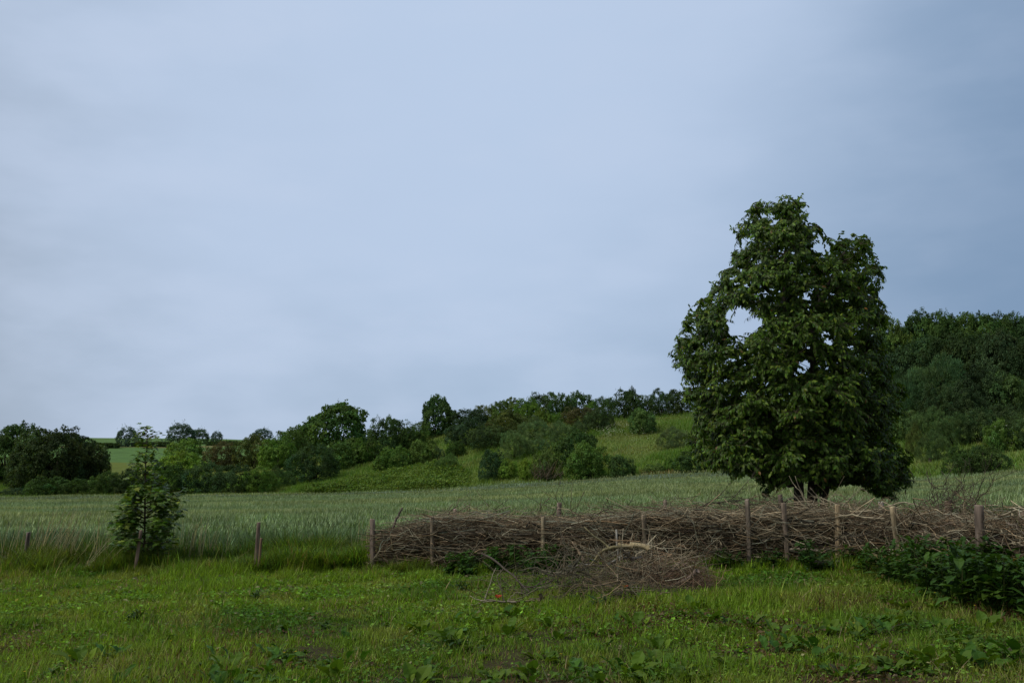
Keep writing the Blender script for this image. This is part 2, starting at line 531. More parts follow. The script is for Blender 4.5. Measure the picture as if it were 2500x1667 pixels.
# dead leaves and litter on the trodden brown patches
x, y = scatter(90000, 6.6, 13, 1.0, .9)
ok = rng.random(len(x)) < bare(x, y) * .8 + .01
x, y = x[ok], y[ok]; n = len(x)
lz = ground(x, y) + .01 + .05 * rng.random(n)
put(g, T_CARD, np.stack([x, y, lz], -1), rdir(n) * np.array([1, 1, .5]), nrm(np.array([0, 0, 1.]) + rdir(n) * .8), .025 + .05 * rng.random(n) ** 2, .014 + .022 * rng.random(n), .3, .3, jit(n, (.115, .080, .046), .4, .10))
n = 2600
x, y = scatter(n, 7, 17, 1); n = len(x)
blades(g, x, y, .10 + .16 * rng.random(n), .005, 1.0, jit(n, (.30, .25, .13), .3), bend=.6)
o = g.obj('grass_lawn', M_GRASS); tag(o, 'short uneven green grass of the foreground lawn with dry brown patches', 'grass', kind='stuff')

# rough verge on the left and under the hedge
g = Geo()
def rough(n, x0, x1, y0f, y1f, h0, h1, base, wd=.007, lean=.35):
    x = x0 + (x1 - x0) * rng.random(n)
    ya, yb = y0f(x), y1f(x)
    y = ya + (yb - ya) * rng.random(n)
    cl = fbm(x * 1.3, y * 1.3, 71)
    hh = (h0 + (h1 - h0) * sstep(.25, .75, cl)) * (.45 + .8 * rng.random(n))
    col = jit(n, base, .5, .18)
    n = len(x); t = sstep(.4, .65, fbm(x * .7, y * .9, 77))[:, None]
    col = col * (1 - t * .45) + t * .45 * jit(n, (.15, .20, .035), .45)
    dry = rng.random(n) < .05
    col[dry] = jit(dry.sum(), (.24, .19, .10), .3)
    blades(g, x, y, hh, 1.35 * wd * (.7 + .8 * rng.random(n)), lean * (.4 + 2.2 * rng.random(n) ** 2), col, T_BLADE3, bend=.8)
xe = HL[0, 0]
rough(90000, -12.5, xe + .1, lambda x: 17.3 + .18 * np.sin(x * 1.7), lambda x: np.full_like(x, 19.6), .14, .42, (.085, .145, .022))
rough(26000, -5.0, xe + .3, lambda x: 17.5 + 0 * x, lambda x: np.full_like(x, 19.4), .22, .52, (.11, .18, .024), .008)
rough(30000, -12.5, xe + .4, lambda x: 18.7 + 0 * x, lambda x: np.full_like(x, 19.7), .34, .62, (.07, .125, .03), .008)
rough(16000, -12.5, -7.8, lambda x: 17.5 + 0 * x, lambda x: np.full_like(x, 19.2), .3, .5, (.05, .07, .02), .010)
rough(16000, xe, 6.6, lambda x: hedge_y(x) - .42, lambda x: hedge_y(x) + .12, .10, .30, (.085, .15, .022))
rough(34000, xe, 9.0, lambda x: hedge_y(x) + 1.0, lambda x: hedge_y(x) + 4.2, .3, .6, (.06, .095, .025), .008)
rough(20000, 5.2, 11.0, lambda x: hedge_y(x) + 1.2, lambda x: hedge_y(x) + 9.5, .5, .85, (.085, .085, .035), .009)
o = g.obj('rough_grass', M_GRASS); tag(o, 'long rough grass of the verge between lawn and wheat', 'grass', kind='stuff')

# dry pale stalks on the left verge
g = Geo()
def stalks(n, px0, px1, Y0, Y1, h0, h1, lx, spread=.08):
    px = px0 + (px1 - px0) * rng.random(n); yy = Y0 + (Y1 - Y0) * rng.random(n)
    x = u_of(px) * yy
    L_ = h0 + (h1 - h0) * rng.random(n)
    d = np.stack([lx + rng.normal(0, spread, n), rng.normal(0, .08, n), np.ones(n)], -1); d = nrm(d)
    t = np.linspace(0, 1, 5)
    P = np.stack([x, yy, ground(x, yy)], -1)[:, None] + d[:, None] * (t[None, :, None] * L_[:, None, None])
    P[..., 0] += (t ** 2)[None] * (rng.normal(.04, .05, n)[:, None])
    Rr = (.0040 + .002 * rng.random(n))[:, None] * (1 - .6 * t)[None]
    tubes(g, P, Rr, 4, jit(n, (.42, .39, .26), .25, .05))
stalks(60, 30, 75, 18.2, 19.2, .75, 1.15, .35, .16)
stalks(50, 2, 110, 18.2, 19.3, .6, .95, .1, .12)
stalks(16, 95, 112, 18.0, 18.6, .7, 1.0, .02, .05)
stalks(30, 172, 205, 18.2, 19.2, .65, .95, .02, .07)
stalks(14, 196, 232, 18.2, 19.0, .6, .85, .15, .12)
stalks(9, 84, 100, 17.5, 17.9, .6, .95, .75, .15)
stalks(12, 330, 372, 18.0, 19.2, .6, .95, .0, .1)
o = g.obj('dry_grass_stalks', M_GRASS); tag(o, 'thin pale dead grass stalks standing in the left verge', 'grass', kind='stuff')

# wheat
g = Geo()
def wy0(x):
    return np.interp(x, [-14, -2, 2, 8, 12], [19.5, 19.5, 19.3, 17.6, 16.5])
def tram(x, y):
    """wheel tracks of the sprayer, running with the far edge of the field"""
    f = (y - 19) / (edge_y(x, y) - 19)
    yy = 19 + f * 92 + (fbm(x * .03, y * .03, 5) - .5) * 6
    ph = np.mod(yy - 27, 15.0)
    return ((np.abs(ph - 0.4) < .5) | (np.abs(ph - 2.3) < .5)).astype(float)
xs = np.linspace(-1, 1, 170); ys = np.concatenate([np.linspace(0, .12, 50), np.linspace(.125, 1, 150)])
U_, V_ = np.meshgrid(xs, ys, indexing='ij')
uu = U_ * .66
yl = np.interp(uu * 20, [-14, -2, 2, 8, 12], [19.9, 19.9, 19.7, 18.0, 17.0])
ye = np.interp(px_of_u(uu), TK, T_YE) - .3
Yw = yl + V_ * (ye - yl)
Xw = uu * Yw
Zw = ground(Xw, Yw) + .50 - .35 * tram(Xw, Yw) - .10 * sstep(45, 25, Yw) + .05 * (fbm(Xw * .8, Yw * .8, 81) - .5)
Zw -= (.40 * sstep(5.0, .0, Yw - yl)); Zw[:, -1] -= .4
idx = np.arange(Xw.size).reshape(Xw.shape)
F4 = np.stack([idx[:-1, :-1], idx[1:, :-1], idx[1:, 1:], idx[:-1, 1:]], -1).reshape(-1, 4)
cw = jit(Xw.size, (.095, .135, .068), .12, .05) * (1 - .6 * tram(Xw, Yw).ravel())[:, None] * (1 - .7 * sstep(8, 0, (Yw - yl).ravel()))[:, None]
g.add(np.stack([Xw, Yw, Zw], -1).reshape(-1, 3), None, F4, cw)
def wheat_band(n, ya, yb, wd, lo, T):
    y = ya + (yb - ya) * rng.random(n)
    x = (rng.random(n) * 2 - 1) * (.60 * yb + 1)
    ok = (np.abs(x) < .60 * y + 1) & (y > wy0(x)) & (y < edge_y(x, y))
    x, y = x[ok], y[ok]
    tr = tram(x, y)
    ok = rng.random(len(x)) > tr * .92
    x, y = x[ok], y[ok]; n = len(x)
    hh = .60 + .16 * fbm(x * .25, y * .25, 91) + .10 * fbm(x * 1.2, y * 1.2, 93) + .08 * (rng.random(n) - .5)
    hh *= 1 - .16 * sstep(.56, .68, fbm(x * .16 + 4, y * .3, 97)) * (y < 45)
    z0 = ground(x, y)
    t = sstep(.35, .7, fbm(x * .08, y * .15, 95))[:, None]
    patch = sstep(.35, .65, fbm(x * .5, y * .5, 99))[:, None]
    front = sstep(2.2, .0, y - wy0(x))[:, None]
    col = jit(n, (.230, .315, .155), .17, .05) * (1 - t) + jit(n, (.285, .335, .148), .17, .05) * t
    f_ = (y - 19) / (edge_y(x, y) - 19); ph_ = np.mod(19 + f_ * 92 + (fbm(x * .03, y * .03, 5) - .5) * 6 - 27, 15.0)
    col *= np.where((np.abs(ph_ - 1.3) < .6 + .028 * y) & (y > 26), .74, 1.0)[:, None]  # blades coloured darker in widened strips for the shaded gaps of the tracks
    col *= np.exp(rng.normal(0, .40, (n, 1)) * sstep(34, 20, y)[:, None])
    col = col * (.82 + .3 * patch)
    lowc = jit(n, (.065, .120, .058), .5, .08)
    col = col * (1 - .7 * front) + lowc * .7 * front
    lo = np.where(y < wy0(x) + .7, 0.0, lo)
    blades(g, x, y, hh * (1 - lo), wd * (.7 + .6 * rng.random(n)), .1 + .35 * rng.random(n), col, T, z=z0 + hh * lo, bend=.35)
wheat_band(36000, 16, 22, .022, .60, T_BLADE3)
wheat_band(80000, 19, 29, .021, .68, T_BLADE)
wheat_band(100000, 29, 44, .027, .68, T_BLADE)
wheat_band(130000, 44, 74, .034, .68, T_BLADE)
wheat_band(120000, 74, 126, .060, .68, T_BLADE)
o = g.obj('wheat_crop', M_WHEAT); tag(o, 'broad field of unripe grey green wheat beyond the hedge', 'crop', kind='stuff')

# hillside meadow
g = Geo()
n = 330000
u = (rng.random(n) * (1.28) - .66)
ye = np.interp(px_of_u(u), TK, T_YE)
yr = np.interp(px_of_u(u), TK, T_Y2)
yr = np.where(px_of_u(u) < 330, ye + 40, yr + 6)
f = rng.random(n) ** 1.25
y = ye + .2 + f * (yr - ye); x = u * y
ok = rng.random(n) < y / 170
x, y, f, u = x[ok], y[ok], f[ok], u[ok]; n = len(x)
a = fbm(x * .11, y * .11, 101); b = fbm(x * .33, y * .33, 103); c = fbm(x * .2 + 9, y * .2, 107)
t = sstep(.35, .65, a)[:, None]; t2 = sstep(.5, .7, b)[:, None]; t3 = sstep(.55, .75, c)[:, None]
col = jit(n, (.135, .235, .046), .22) * (1 - t) + jit(n, (.185, .255, .072), .22) * t
col = col * (1 - .6 * t2) + .6 * t2 * jit(n, (.10, .19, .030), .22)
col = col * (1 - .5 * t3) + .5 * t3 * jit(n, (.24, .215, .095), .22)
edge = (y - np.interp(px_of_u(u), TK, T_YE)) < 3.0
straw = edge & (px_of_u(u) > 640) & (px_of_u(u) < 790)
col[straw] = jit(straw.sum(), (.21, .18, .085), .22)
sor = edge & (np.abs(px_of_u(u) - 292) < 22) & (rng.random(n) < .7)
col[sor] = jit(sor.sum(), (.20, .12, .075), .22)
h = (.28 + .5 * sstep(.3, .75, b)) * (.5 + .8 * rng.random(n))
blades(g, x, y, h, .035 + .05 * rng.random(n), .35, col, T_BLADE, bend=.4)
o = g.obj('hillside_grass', M_GRASS); tag(o, 'tall yellowish meadow grass covering the slope behind the field', 'grass', kind='stuff')

# white umbels on the slope
g = Geo()
def umbels(n, px, py, sx, sy, hz=.7):
    P = []
    for _ in range(n):
        q = hit(px + rng.normal() * sx, py + rng.normal() * sy)
        P.append(q)
    P = np.array(P); P[:, 2] += hz + .35 * rng.random(n)
    d = rdir(n) * np.array([1, 1, .2])
    put(g, T_CARD, P, d, np.array([[0, -.5, 1.]]) + rdir(n) * .4, .07 + .11 * rng.random(n) ** 2, .06 + .07 * rng.random(n), 0, 0, jit(n, (.40, .43, .30), .25, .04))
umbels(230, 606, 437, 8, 3); umbels(140, 622, 431, 7, 2.5); umbels(110, 655, 416, 7, 3); umbels(110, 688, 413, 12, 2); umbels(90, 640, 440, 16, 4)
o = g.obj('white_umbel_flowers', M_FLOWER); tag(o, 'drift of small white flower heads in the hillside grass', 'flowers', kind='stuff')

# ------------------------------------------------------------------ shrubs and trees of the background
def lobes_of(seed, nl, core=.5, rmin=.22, rmax=.42):
    r = np.random.default_rng(seed)
    c = []; rad = []
    for _ in range(nl):
        ph = r.random() * 2 * math.pi
        rr = rmin + (rmax - rmin) * r.random()
        zz = .10 + .80 * (len(c) + r.random()) / nl
        prof = (1 - max(0, (zz - .30) / .70) ** 2.6) ** .5 * (.86 + .14 * min(1, zz / .3))
        k = max(0, prof - rr * .75) * (.75 + .3 * r.random())
        p = np.array([math.cos(ph) * k, math.sin(ph) * k, zz - rr * .45 * (zz > .5)])
        c.append(p); rad.append(rr)
    c.append(np.array([0, 0, .42])); rad.append(core)
    return np.array(c), np.array(rad)

def crown_mesh(name, seed, nl, ncard, size, kind='B', core=.5):
    r = np.random.default_rng(seed + 1000)
    c, rad = lobes_of(seed, nl, core, rmin={'W': .28, 'T': .24}.get(kind, .20), rmax={'W': .44, 'T': .46}.get(kind, .38))
    g = Geo()
    wts = rad ** 2; wts /= wts.sum()
    # leaf tufts on the lobes, leaves in the tufts
    nt_ = {'W': 330, 'T': 900}.get(kind, 560)
    tl_ = r.choice(len(c), nt_ * 4, p=wts)
    te = nrm(r.normal(size=(nt_ * 4, 3)) + np.array([0, 0, .25]))
    tp = c[tl_] + te * (rad[tl_] * (.80 + .34 * r.random(nt_ * 4)))[:, None] * np.array([1, 1, .85])
    keep = tp[:, 2] > -.02
    for k in range(len(c)):
        dd = np.linalg.norm((tp - c[k]) / np.array([1, 1, .85]), axis=1)
        keep &= (dd > rad[k] * .78) | (tl_ == k)
    tp, te, tl_ = tp[keep][:nt_], te[keep][:nt_], tl_[keep][:nt_]
    tr_ = (.055 + .075 * r.random(len(tp))) * {'T': .85, 'W': 1.15}.get(kind, 1.0)
    tcol = np.exp(r.normal(0, .20, len(tp)))
    w2 = tr_ ** 2; w2 /= w2.sum()
    ti = r.choice(len(tp), ncard, p=w2)
    e0 = nrm(r.normal(size=(ncard, 3)) + te[ti] * .7 + np.array([0, 0, .3]))
    P = tp[ti] + e0 * (tr_[ti] * r.random(ncard) ** .45)[:, None] * np.array([1.15, 1.15, .75])
    e = nrm(e0 * .7 + te[ti] * .6); li = tl_[ti]
    ok_ = P[:, 2] > -.01
    P, e, li, ti = P[ok_], e[ok_], li[ok_], ti[ok_]
    n = len(P)
    rd = nrm(r.normal(size=(n, 3)))
    if kind == 'W':
        d = nrm(e * .6 + rd * .55 + np.array([0, 0, .55])); nn = nrm(e * .6 + nrm(r.normal(size=(n, 3))))
        L = size * 1.9 * (.6 + .8 * r.random(n)); W = size * .42 * (.7 + .6 * r.random(n))
    else:
        nn = nrm(e * .75 + rd * .7 + np.array([0, 0, .35]))
        d = nrm(np.cross(nn, nrm(r.normal(size=(n, 3)))) + np.array([0, 0, -.25]) + e * .25)
        L = size * (.6 + .8 * r.random(n)); W = size * .75 * (.6 + .7 * r.random(n))
    lob = np.exp(r.normal(0, .16, len(c)))[li]
    hue = r.normal(0, .07, len(c))[li] + r.normal(0, .08, n)
    v = lob * tcol[ti] * np.exp(r.normal(0, .20, n))
    col = np.stack([v * (1 + hue), v, v * (1 - hue * .6)], -1)
    put(g, T_CARD, P - d * L[:, None] * .4, d, nn, L, W, .15, .12, col, 0)
    # shoots that break the outline
    ns = {'B': 40, 'W': 60, 'T': 40}[kind]
    ki = r.choice(len(c), ns, p=wts)
    e = nrm(r.normal(size=(ns, 3)) * np.array([1, 1, .6]) + np.array([0, 0, 1.0]))
    S = c[ki] + e * rad[ki][:, None] * .9
    dirs = nrm(e + np.array([0, 0, .6]) + r.normal(size=(ns, 3)) * .3)
    for s in range(ns):
        ln = rad[ki[s]] * (.2 + .3 * r.random()) * (.6 if kind == 'T' else 1); m_ = 7
        t = r.random(m_)
        P2 = S[s] + dirs[s] * (t * ln)[:, None] + r.normal(size=(m_, 3)) * size * .25
        d2 = nrm(dirs[s] + r.normal(size=(m_, 3)) * .8)
        v = np.exp(r.normal(.06, .2, m_))
        put(g, T_CARD, P2, d2, nrm(r.normal(size=(m_, 3))), size * (.6 + .5 * r.random(m_)), size * (.35 if kind == 'W' else .6), .1, .1,
            np.stack([v * 1.08, v, v], -1), 0)
    # stems
    for s in range(7):
        a = r.random() * 6.28; q = c[r.integers(len(c))]
        t = np.linspace(0, 1, 5)[:, None]
        b = np.array([math.cos(a), math.sin(a), 0]) * .10
        Pt = b * (1 - t) + q * t + np.array([0, 0, .12]) * (t * (1 - t)) * 4
        tubes(g, Pt, (.022 * (1 - .75 * t[:, 0])), 4, (.10, .075, .055), 1)
    A = np.concatenate(g.V); rad_ = np.percentile(np.hypot(A[:, 0], A[:, 1]), 97); zt = np.percentile(A[:, 2], 99.6)
    for V in g.V:
        V[:, :2] /= rad_; V[:, 2] /= zt
    return g.mesh(name, [M_BUSH, M_BARK])

CROWNS = {
    'S': [crown_mesh('shrub_crown', 10 + k, 15 + 2 * k, 11000, .058) for k in range(4)],
    'F': [crown_mesh('shrub_crown', 30 + k, 22 + 2 * k, 14000, .045) for k in range(4)],
    'W': [crown_mesh('willow_crown', 50 + k, 13 + 2 * k, 9000, .046, 'W') for k in range(3)],
    'T': [crown_mesh('tree_crown', 70 + k, 20 + 3 * k, 22000, .045, 'T') for k in range(4)],
    'C': [crown_mesh('tree_crown', 90 + k, 20, 14000, .066, 'T', .66) for k in range(2)],
    'D': [crown_mesh('bush_crown', 110 + k, 9, 9000, .060, 'B', .78) for k in range(3)],
}
def trunk_mesh():
    g = Geo(); t = np.linspace(0, 1, 6)
    P = np.stack([.015 * np.sin(t * 5), .012 * np.cos(t * 4), -.02 + .5 * t], -1)
    tubes(g, P, .045 * (1 - .6 * t) + .012 * (t < .1), 6, (.10, .08, .06))
    return g.mesh('trunk', M_BARK)
TRUNK = trunk_mesh()

DK, MD, LT, YL = (.030, .058, .015), (.052, .100, .019), (.090, .150, .026), (.16, .21, .024)
BL, RD, GR, WI = (.030, .055, .032), (.050, .052, .024), (.075, .112, .055), (.082, .125, .058)
BR = (.050, .066, .019); DB = (.026, .048, .024); FAR_HAZED = (.042, .068, .048)  # last one has grey-blue distance haze mixed into the foliage colour
GS, GT, GF, GW = ('shrubs on the hillside', 'trees of the wood on the right', 'shrubs along the far edge of the wheat', 'bushes on the distant fields')
# px, base py, top py, width px, mesh, colour, kind of thing, group, label
PLANTS = [
 (4, 482, 423, 74, 'T', DK, 'tree', None, 'dark broad tree cut by the left edge of the photo behind the wheat'),
 (57, 491, 427, 92, 'T', (.027, .044, .015), 'tree', None, 'big dark domed tree on the left, beside the open view of the far fields'),
 (89, 486, 452, 32, 'S', BR, 'shrub', GF, 'brownish skirt shrub leaning against the right foot of the big dark domed tree'),
 (47, 497.5, 476, 40, 'F', DK, 'shrub', GF, 'low dark shrub in front of the big domed tree, at the wheat edge'),
 (14, 498, 487, 26, 'F', DB, 'shrub', GF, 'lowest dark scrub bush at the far left end of the wheat edge'),
 (77, 496.5, 478, 32, 'F', DK, 'shrub', GF, 'dark low bush under the right half of the domed tree'),
 (86, 488, 466, 14, 'S', (.065, .085, .025), 'shrub', GF, 'small yellowish green bush in the dark left hedgerow, right of the domed tree'),
 (108, 496, 471, 34, 'F', DK, 'shrub', GF, 'dark hedgerow bush just left of the sapling, below the yellow far field'),
 (132, 495.5, 468, 34, 'F', (.026, .044, .016), 'shrub', GF, 'dark hedgerow bush directly behind the sapling stem'),
 (72, 490, 444, 40, 'F', (.026, .042, .016), 'shrub', GF, 'dark scrub filling the gap in the middle of the domed tree mass'),
 (30, 489, 440, 40, 'F', (.025, .044, .016), 'shrub', GF, 'dark scrub between the edge tree and the big domed tree'),
 (127, 446, 426.3, 20, 'D', FAR_HAZED, 'bush', GW, 'round dark grey bush alone on the far field, left of the sapling top'),
 (180, 443.5, 422.3, 26, 'D', FAR_HAZED, 'tree', GW, 'grey green tall clump on the far field right of the sapling top'),
 (200, 443, 427.5, 16, 'D', (.036, .066, .028), 'bush', GW, 'greener bush joined to the right side of the grey clump on the far field'),
 (217, 443, 430.3, 10.5, 'D', FAR_HAZED, 'tree', GW, 'smallest lone grey tree on the skyline of the far field'),
 (263, 440, 427.5, 19, 'D', (.040, .070, .058), 'tree', GW, 'blue green distant tree just showing over the left shrubs on the skyline'),  # bluish foliage colour carries the haze of distance
 (184, 466, 438, 34, 'S', (.062, .108, .024), 'shrub', GF, 'bright leafy upright shrub below the grey far clump'),
 (178, 476, 451, 44, 'S', LT, 'shrub', GF, 'light green spreading shrub below the bright upright one right of the sapling'),
 (222, 470, 441.5, 34, 'F', RD, 'shrub', GF, 'reddish brown round bush below the smallest lone skyline tree'),
 (168, 494.5, 462, 38, 'F', DK, 'shrub', GF, 'dark hedgerow bush right behind the upper leaves of the sapling'),
 (203, 494, 461, 40, 'F', (.030, .056, .022), 'shrub', GF, 'dull green hedgerow bush below the reddish brown bush, at its left'),
 (235, 493.6, 464, 40, 'F', (.028, .052, .020), 'shrub', GF, 'dull green hedgerow bush below the reddish brown bush, at its right'),
 (259, 492.8, 466, 32, 'F', MD, 'shrub', GF, 'mid green hedgerow bush left of the pale rounded bush at the wheat edge'),
 (279, 488, 465.5, 27, 'W', (.050, .085, .032), 'shrub', GF, 'pale rounded bush above the reddish grass at the wheat edge'),
 (254, 468, 433.5, 36, 'F', BR, 'tree', GS, 'brownish green tree on the skyline left of the leafy mass'),
 (278, 470, 437, 36, 'S', MD, 'tree', GS, 'mid green tree with sunny leaf tufts left of the tall domed tree'),
 (289, 466, 426, 40, 'S', (.046, .080, .020), 'tree', GS, 'leafy green tree on the skyline immediately left of the tall domed tree'),
 (304, 458, 424, 24, 'S', DK, 'tree', GS, 'dark narrow tree touching the left side of the tall domed tree'),
 (338, 452, 402, 63, 'C', (.038, .074, .019), 'tree', GS, 'tall domed green tree with coarse leaves, biggest on the left skyline'),
 (322, 462, 443, 11, 'W', YL, 'shrub', GS, 'narrow bright yellow green sapling glowing among dark shrubs under the domed tree'),
 (347, 468, 437.5, 44, 'S', (.044, .082, .020), 'shrub', GS, 'leafy green shrub under the tall domed tree, above the bramble bank'),
 (313, 481, 443, 44, 'F', (.026, .050, .019), 'shrub', GS, 'large dark shrub at the left end of the bramble bank'),
 (364, 464, 438, 26, 'S', MD, 'shrub', GS, 'small mid green shrub at the right foot of the tall domed tree'),
 (386, 458, 418, 40, 'F', (.030, .058, .019), 'shrub', GS, 'dark shrub on the skyline right of the tall domed tree'),
 (391, 421, 414.5, 10, 'W', GR, 'shrub', GS, 'wispy grey twig top poking above the skyline between the two tall trees'),
 (414, 450, 421, 36, 'F', DK, 'shrub', GS, 'dark shrub on the skyline left of the slender lone tree'),
 (435, 436, 394.3, 30, 'C', (.032, .064, .019), 'tree', GS, 'slender dark tree rising alone above the skyline scrub'),
 (453, 430, 410, 15, 'F', DK, 'shrub', GS, 'dark shoulder bush at the right of the slender lone tree'),
 (393, 471, 446, 34, 'S', (.054, .100, .022), 'shrub', GS, 'bright loose green shrub on top of the bramble bank'),
 (423, 464, 440, 26, 'S', (.056, .092, .023), 'shrub', GS, 'yellowish green shrub right of the loose bright one above the brambles'),
 (437, 460, 445, 14, 'W', GR, 'shrub', GS, 'small greyish bush right of the yellowish shrub above the brambles'),
 (447, 474, 453, 28, 'W', (.064, .108, .036), 'shrub', GS, 'light green bush at the right end of the bramble bank'),
 (456, 457, 441, 17, 'F', DK, 'shrub', GS, 'small dark bush above the right end of the bramble bank'),
 (470, 428, 408.5, 28, 'F', DB, 'shrub', GS, 'low ridge bush just right of the slender lone tree'),
 (486, 425, 404.5, 24, 'F', BR, 'shrub', GS, 'brownish ridge bush where the skyline starts to climb'),
 (507, 424, 396.5, 26, 'S', (.048, .078, .020), 'tree', GS, 'yellowish ridge tree left of the rounded ridge crowns'),
 (527, 424, 397, 22, 'S', MD, 'tree', GS, 'mid green ridge tree left of the highest rounded ridge crown'),
 (543, 420, 391.2, 29, 'F', (.036, .062, .019), 'tree', GS, 'highest rounded ridge crown in the middle of the hill'),
 (560, 420, 392.3, 17, 'F', DK, 'tree', GS, 'dark narrow ridge tree right of the highest rounded crown'),
 (579, 418, 391, 24, 'S', (.034, .066, .020), 'tree', GS, 'dark pointed ridge tree above the reddish bush'),
 (591, 417, 401, 12, 'S', MD, 'shrub', GS, 'small low ridge bush in the dip left of the upright ridge tree'),
 (604, 418, 396, 20, 'W', (.042, .074, .026), 'tree', GS, 'upright feathery ridge tree left of the spire topped tree'),
 (468, 446, 417, 40, 'F', DB, 'shrub', GS, 'wide dull shrub filling the slope below the low ridge bush'),
 (488, 448, 424, 34, 'F', (.033, .056, .021), 'shrub', GS, 'dull dark shrub on the mid slope left of the pale willow'),
 (508, 436, 410, 42, 'F', BR, 'shrub', GS, 'broad brownish shrub below the ridge, above the pale willows'),
 (542, 424, 407, 13, 'S', (.075, .115, .024), 'shrub', GS, 'small yellow green bush just under the highest ridge crown'),
 (557, 424, 412, 14, 'F', MD, 'shrub', GS, 'small dark green bush right of the yellow green one under the ridge'),
 (579, 424, 406.5, 30, 'F', (.050, .054, .024), 'shrub', GS, 'reddish brown domed bush below the dark pointed ridge tree'),
 (599, 430, 407.5, 22, 'F', (.030, .052, .021), 'shrub', GS, 'dark round bush on the open slope right of the reddish domed bush'),
 (535, 440, 416, 30, 'W', WI, 'shrub', GS, 'pale grey green willow, topmost of the willow group on the slope'),
 (560, 443, 420, 34, 'W', (.070, .108, .048), 'shrub', GS, 'pale willow at the right of the willow group'),
 (514, 458, 430, 30, 'W', (.080, .120, .050), 'shrub', GS, 'pale willow lowest and leftmost of the willow group'),
 (538, 452, 435, 20, 'W', WI, 'shrub', GS, 'smallest pale willow at the foot of the willow group'),
 (579, 436, 420, 18, 'W', (.055, .085, .040), 'shrub', GS, 'greyish willow bush right below the reddish domed bush'),
 (578, 466, 428, 44, 'S', (.032, .062, .018), 'shrub', GS, 'large dark shrub behind the bright rounded shrub near the wheat'),
 (590, 481, 442.5, 42, 'S', (.056, .100, .022), 'shrub', GS, 'bright rounded shrub at the wheat edge below the white flowers'),
 (623, 480, 453.5, 24, 'S', (.036, .066, .022), 'tree', GS, 'small tree on a short stem right of the bright rounded shrub'),
 (493, 480, 449, 26, 'F', (.027, .054, .024), 'shrub', GS, 'dark bluish shrub standing alone in the grass left of centre slope'),
 (509, 478, 458, 18, 'S', LT, 'shrub', GS, 'low light bush leaning on the right of the dark bluish shrub'),
 (546, 480, 448, 26, 'S', (.058, .088, .026), 'shrub', GS, 'shrub with bare brown twigs in its middle at the wheat edge'),
 (528, 479, 458, 17, 'S', (.105, .155, .024), 'shrub', GS, 'small yellow green bush at the left foot of the brown twiggy shrub'),
 (452, 457, 443, 14, 'F', MD, 'shrub', GS, 'little bush at the top of the grass strip beyond the bramble bank'),
 (625, 419, 389, 27, 'F', (.027, .052, .019), 'tree', GS, 'dark tree carrying a spire on the ridge left of the lone tree'),
 (631, 414, 385.5, 10, 'W', (.034, .060, .026), 'tree', GS, 'narrow spire rising behind the dark ridge tree'),
 (646, 417, 394.5, 22, 'F', (.034, .060, .020), 'tree', GS, 'low ridge tree behind the light bush on the open slope'),
 (662, 416, 387.5, 20, 'W', (.038, .068, .026), 'tree', GS, 'feathery twin topped ridge tree, second left of the lone tree'),
 (682, 415, 388, 30, 'F', (.030, .048, .018), 'tree', GS, 'dark flat topped ridge tree next to the lone tree crown'),
 (712, 415, 388, 34, 'F', DK, 'tree', GS, 'dark ridge tree half hidden by the left side of the lone tree'),
 (643, 433, 408, 24, 'S', (.052, .094, .030), 'shrub', GS, 'light green bush on a dark foot, alone on the open slope'),
 (676, 447, 426, 30, 'W', (.075, .105, .050), 'shrub', GS, 'pale grey green bush on the slope left of the lone tree'),
 (671, 471, 457, 14, 'S', MD, 'shrub', GS, 'small bush low on the slope between the short stemmed tree and the lone tree'),
 (655, 474, 463, 22, 'S', (.058, .095, .028), 'shrub', GS, 'low leafy scrub at the wheat edge right of the short stemmed tree'),
 (702, 473, 448, 46, 'S', (.032, .058, .018), 'shrub', GS, 'dark shrub at the wheat edge under the left branches of the lone tree'),
 (742, 472, 450, 40, 'F', DK, 'shrub', GS, 'dark shrub at the wheat edge seen under the lone tree'),
 # the wood on the right
 (878, 396, 326, 34, 'T', (.036, .068, .020), 'tree', GT, 'tree at the left end of the wood, half behind the lone tree'),
 (897, 392, 317.5, 34, 'T', (.060, .100, .024), 'tree', GT, 'light green crown at the left end of the wood skyline'),
 (915, 388, 316, 36, 'T', (.032, .062, .022), 'tree', GT, 'mid green crown left of the tallest dark crown on the wood skyline'),
 (936, 386, 311, 40, 'T', DK, 'tree', GT, 'tallest dark rounded crown on the wood skyline'),
 (956, 384, 314.5, 34, 'T', (.034, .064, .019), 'tree', GT, 'crown in the dip right of the tallest dark crown'),
 (975, 381, 312, 38, 'T', (.048, .088, .022), 'tree', GT, 'light green broad crown in the middle of the wood skyline'),
 (994, 378, 313, 36, 'T', DK, 'tree', GT, 'dark crown right of the light green broad skyline crown'),
 (1013, 374, 312.5, 36, 'T', (.028, .052, .018), 'tree', GT, 'dark crown on the skyline near the right edge of the photo'),
 (1034, 370, 311, 36, 'T', (.032, .058, .020), 'tree', GT, 'crown cut by the right edge of the photo on the wood skyline'),
 (895, 408, 352, 38, 'T', (.028, .056, .028), 'tree', GT, 'bluish green tree in the second row beside the lone tree'),
 (921, 404, 337, 46, 'T', (.022, .044, .017), 'tree', GT, 'dark tree in the second row below the tallest crown'),
 (950, 402, 334, 46, 'T', (.026, .048, .016), 'tree', GT, 'dark tree in the second row left of the pale topped one'),
 (977, 399, 334, 44, 'T', (.022, .040, .014), 'tree', GT, 'very dark tree in the second row in the middle of the wood'),
 (1003, 398, 330, 40, 'T', (.034, .056, .024), 'tree', GT, 'second row tree with a paler top at the right of the wood'),
 (1026, 397, 336, 38, 'T', (.021, .038, .014), 'tree', GT, 'very dark second row tree at the right edge of the photo'),
